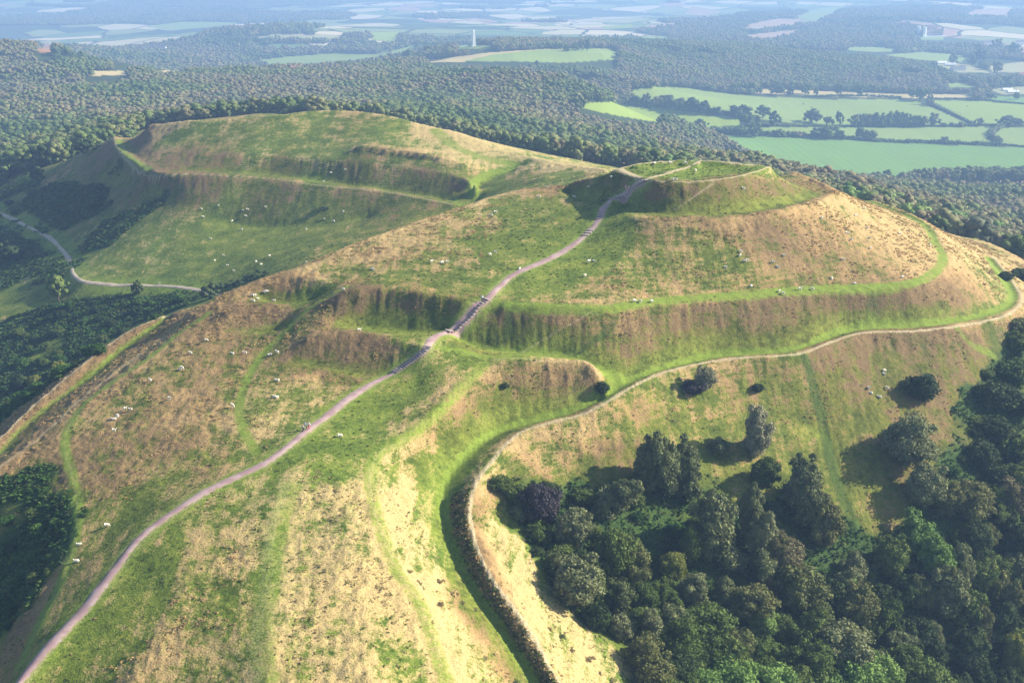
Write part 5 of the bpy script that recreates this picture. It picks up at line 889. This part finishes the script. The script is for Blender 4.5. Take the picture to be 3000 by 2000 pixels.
def house(px, py, w, d, h, rot, wall, roof, label, lvl=None):
    x, y, z = [float(a[0]) for a in hit(px, py)]; e = link('house', None, None, (x, y, z - .4)); e.rotation_euler.z = rot; tag(e, label, 'house', 'houses and farm buildings in the lowland')
    def gable(bm):
        bbox(bm, -w / 2, w / 2, -d / 2, d / 2, 0, h)
        for sx_ in (-w / 2, w / 2 - .3):
            v = [bm.verts.new(c_) for c_ in ((sx_, -d / 2, h + .002), (sx_, d / 2, h + .002), (sx_, 0, h + d * .38), (sx_ + .3, -d / 2, h + .002), (sx_ + .3, d / 2, h + .002), (sx_ + .3, 0, h + d * .38))]
            for f in ((0, 1, 2), (5, 4, 3), (0, 3, 4, 1), (1, 4, 5, 2), (2, 5, 3, 0)): bm.faces.new([v[i_] for i_ in f])
    bmobj('wall', gable, wall, e)
    def rf(bm):
        for s in (-1, 1):
            v = [bm.verts.new(c_) for c_ in ((-w / 2 - .4, s * (d / 2 + .5), h - .25), (w / 2 + .4, s * (d / 2 + .5), h - .25), (w / 2 + .4, 0, h + d * .40), (-w / 2 - .4, 0, h + d * .40))]
            u = [bm.verts.new((q.co.x, q.co.y, q.co.z + .25)) for q in v]; bm.faces.new(v); bm.faces.new(u[::-1])
            for i_ in range(4): bm.faces.new((v[i_], v[(i_ + 1) % 4], u[(i_ + 1) % 4], u[i_]))
    r = bmobj('roof', rf, roof, e); bmobj('chimney', lambda bm: bbox(bm, w * .3, w * .3 + 1, -.5, .5, h + d * .3, h + d * .4 + 1.6), M_BRICK, r)
    bmobj('door', lambda bm: bbox(bm, -.6, .6, -d / 2 - .08, -d / 2 + .05, 0, 2.2), M_DOOR, e)
    for q in (-.35, -.18, .18, .35):
        for zz in ([1, 3.6] if h > 5 else [1]): bmobj('window', lambda bm: bbox(bm, w * q - .7, w * q + .7, -d / 2 - .06, -d / 2 + .05, zz, zz + 1.4), M_GLASS, e)
HS = [(2157,116,16,9,6,.2,0,0,'white house at left of the row above the park'), (2172,118,12,8,5,-.2,0,0,'small white house, second in the row above the park'), (2186,117,10,9,7,.6,0,0,'tall white house in the middle of the row above the park'), (2200,117,12,8,5,.1,0,1,'white cottage with tiled roof in the row above the park'), (2219,110,26,9,5,.15,0,0,'long white building at the right of the row above the park'), (2267,106,30,14,9,.25,0,0,'large white mansion among the trees at upper right'), (2341,104,18,12,8,.1,1,0,'pale house near the upper right edge'),
 (2163,148,18,8,3.5,.1,1,0,'low pale farm building left of the farmyard'), (2182,152,20,9,3.5,-.1,0,0,'long white farm shed in the farmyard'), (2200,162,28,11,4,.2,1,0,'pale farm shed at the lower end of the farmyard'), (2308,182,14,8,5,.3,0,0,'white house left of the two by the dark trees at right'), (2322,188,12,8,5,-.2,0,1,'white tiled house beside the dark trees at right'), (2347,178,14,9,6,.1,1,1,'brick and pale house at the right edge'),
 (2313,209,17,7,2.6,.12,0,0,'low white glasshouse, upper one by the tan yard'), (2326,214,19,7,2.6,.12,0,0,'low white glasshouse, lower one by the tan yard'), (338,121,24,14,8,.2,0,0,'distant white farmhouse, left of two in the far valley'), (367,121,32,18,9,-.1,0,0,'larger distant white farmhouse, right of two in the far valley'), (679,174,12,10,9,.3,0,1,'small pale house among the trees behind the far hill')]
for q in HS: house(q[0], q[1], q[2], q[3], q[4], q[5], (M_REND, M_STONE)[q[6]], (M_ROOF, M_TILE)[q[7]] if q[0] not in (2182, 2313, 2326, 2163) else M_REND, q[8])
# ------------------------------------------------------------------ hedges and field trees
def hedge(pts, h, w, label, mat='green'):
    s = spline([(a, b, 0) for a, b in pts], 10); x, y, z = hit(s[:, 0], s[:, 1]); d = np.r_[0, np.cumsum(np.hypot(np.diff(x), np.diff(y)))]; n = int(d[-1] / (h * .55)); q = np.linspace(0, d[-1], n); x = np.interp(q, d, x); y = np.interp(q, d, y)
    c0 = np.array([x.mean(), y.mean(), float(height(x.mean(), y.mean()))]); cen = []; rad = []
    for i in range(n):
        for k_ in range(3):
            r = h * random.uniform(.36, .62); xx = x[i] + random.uniform(-.4, .4) * w; yy = y[i] + random.uniform(-.4, .4) * w; cen.append((xx, yy, float(height(xx, yy)) + random.uniform(.15, .75) * h)); rad.append(r)
    me = clump_mesh('hedge', int(pts[0][0]), np.array(cen) - c0, np.array(rad), 1, 8, h * .09, (LM[mat],)); o = link('hedge', me, None, c0); tag(o, label, 'hedge', 'hedges between the pastures'); return o
hedge([(1842,315),(1940,320),(2016,326),(2157,330),(2295,335)], 5, 6, 'long dark hedge above the large green field')
hedge([(1605,304),(1700,311),(1780,314),(1842,315)], 8, 8, 'tall bushy hedge at the left top of the large green field')
hedge([(2137,241),(2168,255),(2200,270),(2230,285)], 3.2, 4, 'straight diagonal hedge between the two upper pastures', 'dark')
hedge([(1720,290),(1842,291),(1907,291),(2040,292),(2167,291),(2288,289)], 3, 4, 'thin hedge along the lower side of the upper pasture')
hedge([(1850,224),(1925,222),(1994,222),(2068,226)], 4, 5, 'bushy hedge between tan strip and upper pasture')
hedge([(2146,228),(2200,228),(2246,230),(2352,240)], 2.6, 4, 'thin hedge above the right-hand pasture')
hedge([(2323,285),(2290,298),(2276,308),(2285,320),(2300,329)], 6, 7, 'zigzag hedge at the right between two small fields', 'grey')
hedge([(2305,333),(2352,338),(2420,340)], 2.6, 4, 'thin hedge running off the right edge')
hedge([(2062,418),(2130,421),(2200,421),(2280,421),(2352,419),(2450,418)], 7, 10, 'thick dark hedge below the large green field', 'dark')
hedge([(1424,236),(1480,241),(1560,251),(1640,261),(1680,265)], 7, 10, 'wooded hedge above the bright green field')
hedge([(1960,292),(2040,291),(2120,290)], 8, 10, 'dense base of the dark tree belt', 'dark')
FT = """1609 303 30 26|1672 308 30 14|1640 305 34 14|1700 311 34 16|1735 315 40 30|1790 315 32 16|1833 316 24 12|1710 291 30 28|1740 290 18 22|1777 291 32 34|1696 267 52 22|1752 270 36 24|1720 270 14 12|1436 238 22 16|1460 241 24 18|1482 242 28 24|1510 246 28 20|1535 250 30 22|1560 253 32 26|1590 257 36 28|1615 260 30 24|1645 264 26 16|1530 225 40 6|1690 214 22 20|1705 214 22 22|1727 215 20 22|1745 216 14 14|1775 217 18 14|1792 218 24 18|1815 218 20 16|1851 217 24 24|1874 219 12 16|1925 220 22 24|1973 220 16 18|2092 227 22 24|2112 232 28 28|2135 240 18 22|2258 224 26 12|2275 228 22 10|2335 229 14 14|1864 282 40 26|1901 287 20 18|1928 290 18 30|1912 289 9 14|1960 292 22 26|1978 292 20 26|1994 292 22 28|2010 292 22 30|2026 292 22 28|2042 292 22 30|2058 292 22 30|2074 292 22 28|2090 292 22 26|2106 291 20 24|2122 291 20 22|2144 290 30 26|2167 291 18 9|2185 291 9 9|2206 292 14 11|2217 292 9 8|2246 289 26 16|2310 290 40 20|2341 290 20 14|1879 317 44 20|1905 319 54 30|1927 320 26 18|1974 321 24 26|1998 322 32 20|2169 330 20 14|2010 415 28 18|2035 417 28 26|2075 422 30 18|2100 422 36 26|2128 422 36 30|2165 422 28 28|2195 422 24 20|2225 422 28 24|2260 421 42 30|2295 420 22 24|2330 420 36 28|2365 420 36 30|1232 150 12 10|1500 132 30 16|1322 117 18 16|1335 117 18 22|1348 117 16 24|1300 118 18 12|1240 112 26 14|1215 114 20 10|1420 114 20 14|985 128 30 22|940 142 26 24|1160 118 16 10|1180 116 18 10|1135 108 16 10|2253 142 24 22|2232 152 20 18|2290 170 26 26|2315 196 30 20|2190 146 24 20|2250 124 26 22|2290 118 30 26|2330 130 26 26"""
fe = sorted([tuple(map(float, a.split())) for a in FT.split('|')]); px_, py_ = [a[0] for a in fe], [a[1] for a in fe]; fx_, fy_, fz_ = hit(px_, py_); fc = {}; ft = {}
def fplace(x, y): return 'on the obelisk ridge' if x < 1450 and y < 160 else 'around the farm at upper right' if y < 200 else 'along the tan strip' if y < 233 else 'in the belt above the bright field' if x < 1690 and y < 275 else 'in the hedgerows left of the pastures' if x < 1850 else 'in the dark belt below the upper pasture' if y < 296 else 'above the large green field' if y < 350 else 'below the large green field'
for q in fe: ft[fplace(q[0], q[1])] = ft.get(fplace(q[0], q[1]), 0) + 1
for q, x, y, z in zip(fe, fx_, fy_, fz_):
    if z < -400 or y > 6000: continue
    D = math.sqrt(x * x + y * y + z * z); w = q[2] * D / F * 1.1; h = q[3] * D / F * 1.12; p = fplace(q[0], q[1]); i = fc.get(p, 0); fc[p] = i + 1
    tree('field_tree', random.choice(('round', 'round', 'tall')), random.choice(('green', 'green', 'olive', 'dark', 'wood')), x, y, z - .3, w, h, 'rounded tree, %s of %d from left, %s' % (ordw(i), ft[p], p), 'tree', 'field and hedgerow trees', mid=True)
# ------------------------------------------------------------------ air, light, camera
def build_light():
    bm = bmesh.new(); bmesh.ops.create_cube(bm, size=1)
    x0, x1, y0, y1, z0, z1 = -11000, 11000, -600, 15800, -700, 12
    for v in bm.verts: v.co = ((x0 + x1) / 2 + v.co.x * (x1 - x0), (y0 + y1) / 2 + v.co.y * (y1 - y0), (z0 + z1) / 2 + v.co.z * (z1 - z0))
    me = bpy.data.meshes.new('haze'); bm.to_mesh(me); bm.free(); o = link('haze', me); tag(o, kind='stuff')
    m = bpy.data.materials.new('haze'); m.use_nodes = True; t = m.node_tree; t.nodes.remove(t.nodes['Principled BSDF'])
    v = t.nodes.new('ShaderNodeVolumePrincipled'); v.inputs['Color'].default_value = HAZE_COL; v.inputs['Density'].default_value = HAZE_D; v.inputs['Anisotropy'].default_value = .1
    t.links.new(v.outputs[0], t.nodes['Material Output'].inputs['Volume']); me.materials.append(m)
    az, el = R(SUN_AZ), R(SUN_EL); d = Vector((math.cos(az) * math.cos(el), math.sin(az) * math.cos(el), math.sin(el)))
    l = bpy.data.lights.new('sun', 'SUN'); l.energy = SUN_E; l.angle = R(.5); l.color = (1, .89, .72); lo = bpy.data.objects.new('sun', l); COL.objects.link(lo); lo.rotation_euler = d.to_track_quat('Z', 'Y').to_euler()
    w = bpy.data.worlds.new('World'); SC.world = w; w.use_nodes = True; bg = w.node_tree.nodes['Background']
    sk = w.node_tree.nodes.new('ShaderNodeTexSky'); sk.sky_type = 'NISHITA'; sk.sun_disc = False; sk.sun_elevation = el; sk.sun_rotation = math.pi / 2 - az
    w.node_tree.links.new(sk.outputs[0], bg.inputs[0]); bg.inputs[1].default_value = SKY_E
    cam = bpy.data.cameras.new('camera'); c = bpy.data.objects.new('camera', cam); COL.objects.link(c)
    cam.sensor_width = 36; cam.lens = 36 * F / 2352; cam.clip_end = 60000; cam.clip_start = 1
    c.rotation_euler = (math.pi / 2 - PITCH, 0, 0); SC.camera = c
    vs = SC.view_settings; vs.view_transform = 'Standard'; vs.look = 'None'; vs.gamma = 1; vs.exposure = EXPO; vs.use_curve_mapping = False
    cy = SC.cycles; cy.volume_bounces = 1; cy.max_bounces = 6; cy.transparent_max_bounces = 8
    try: cy.volume_step_rate = 1; cy.use_denoising = True
    except Exception: pass
HAZE_COL = (.36, .58, 1.0, 1); HAZE_D = 2.2e-4; SUN_AZ = 10; SUN_EL = 29; SUN_E = 5.0; SKY_E = .08; EXPO = 1.17
build_light()
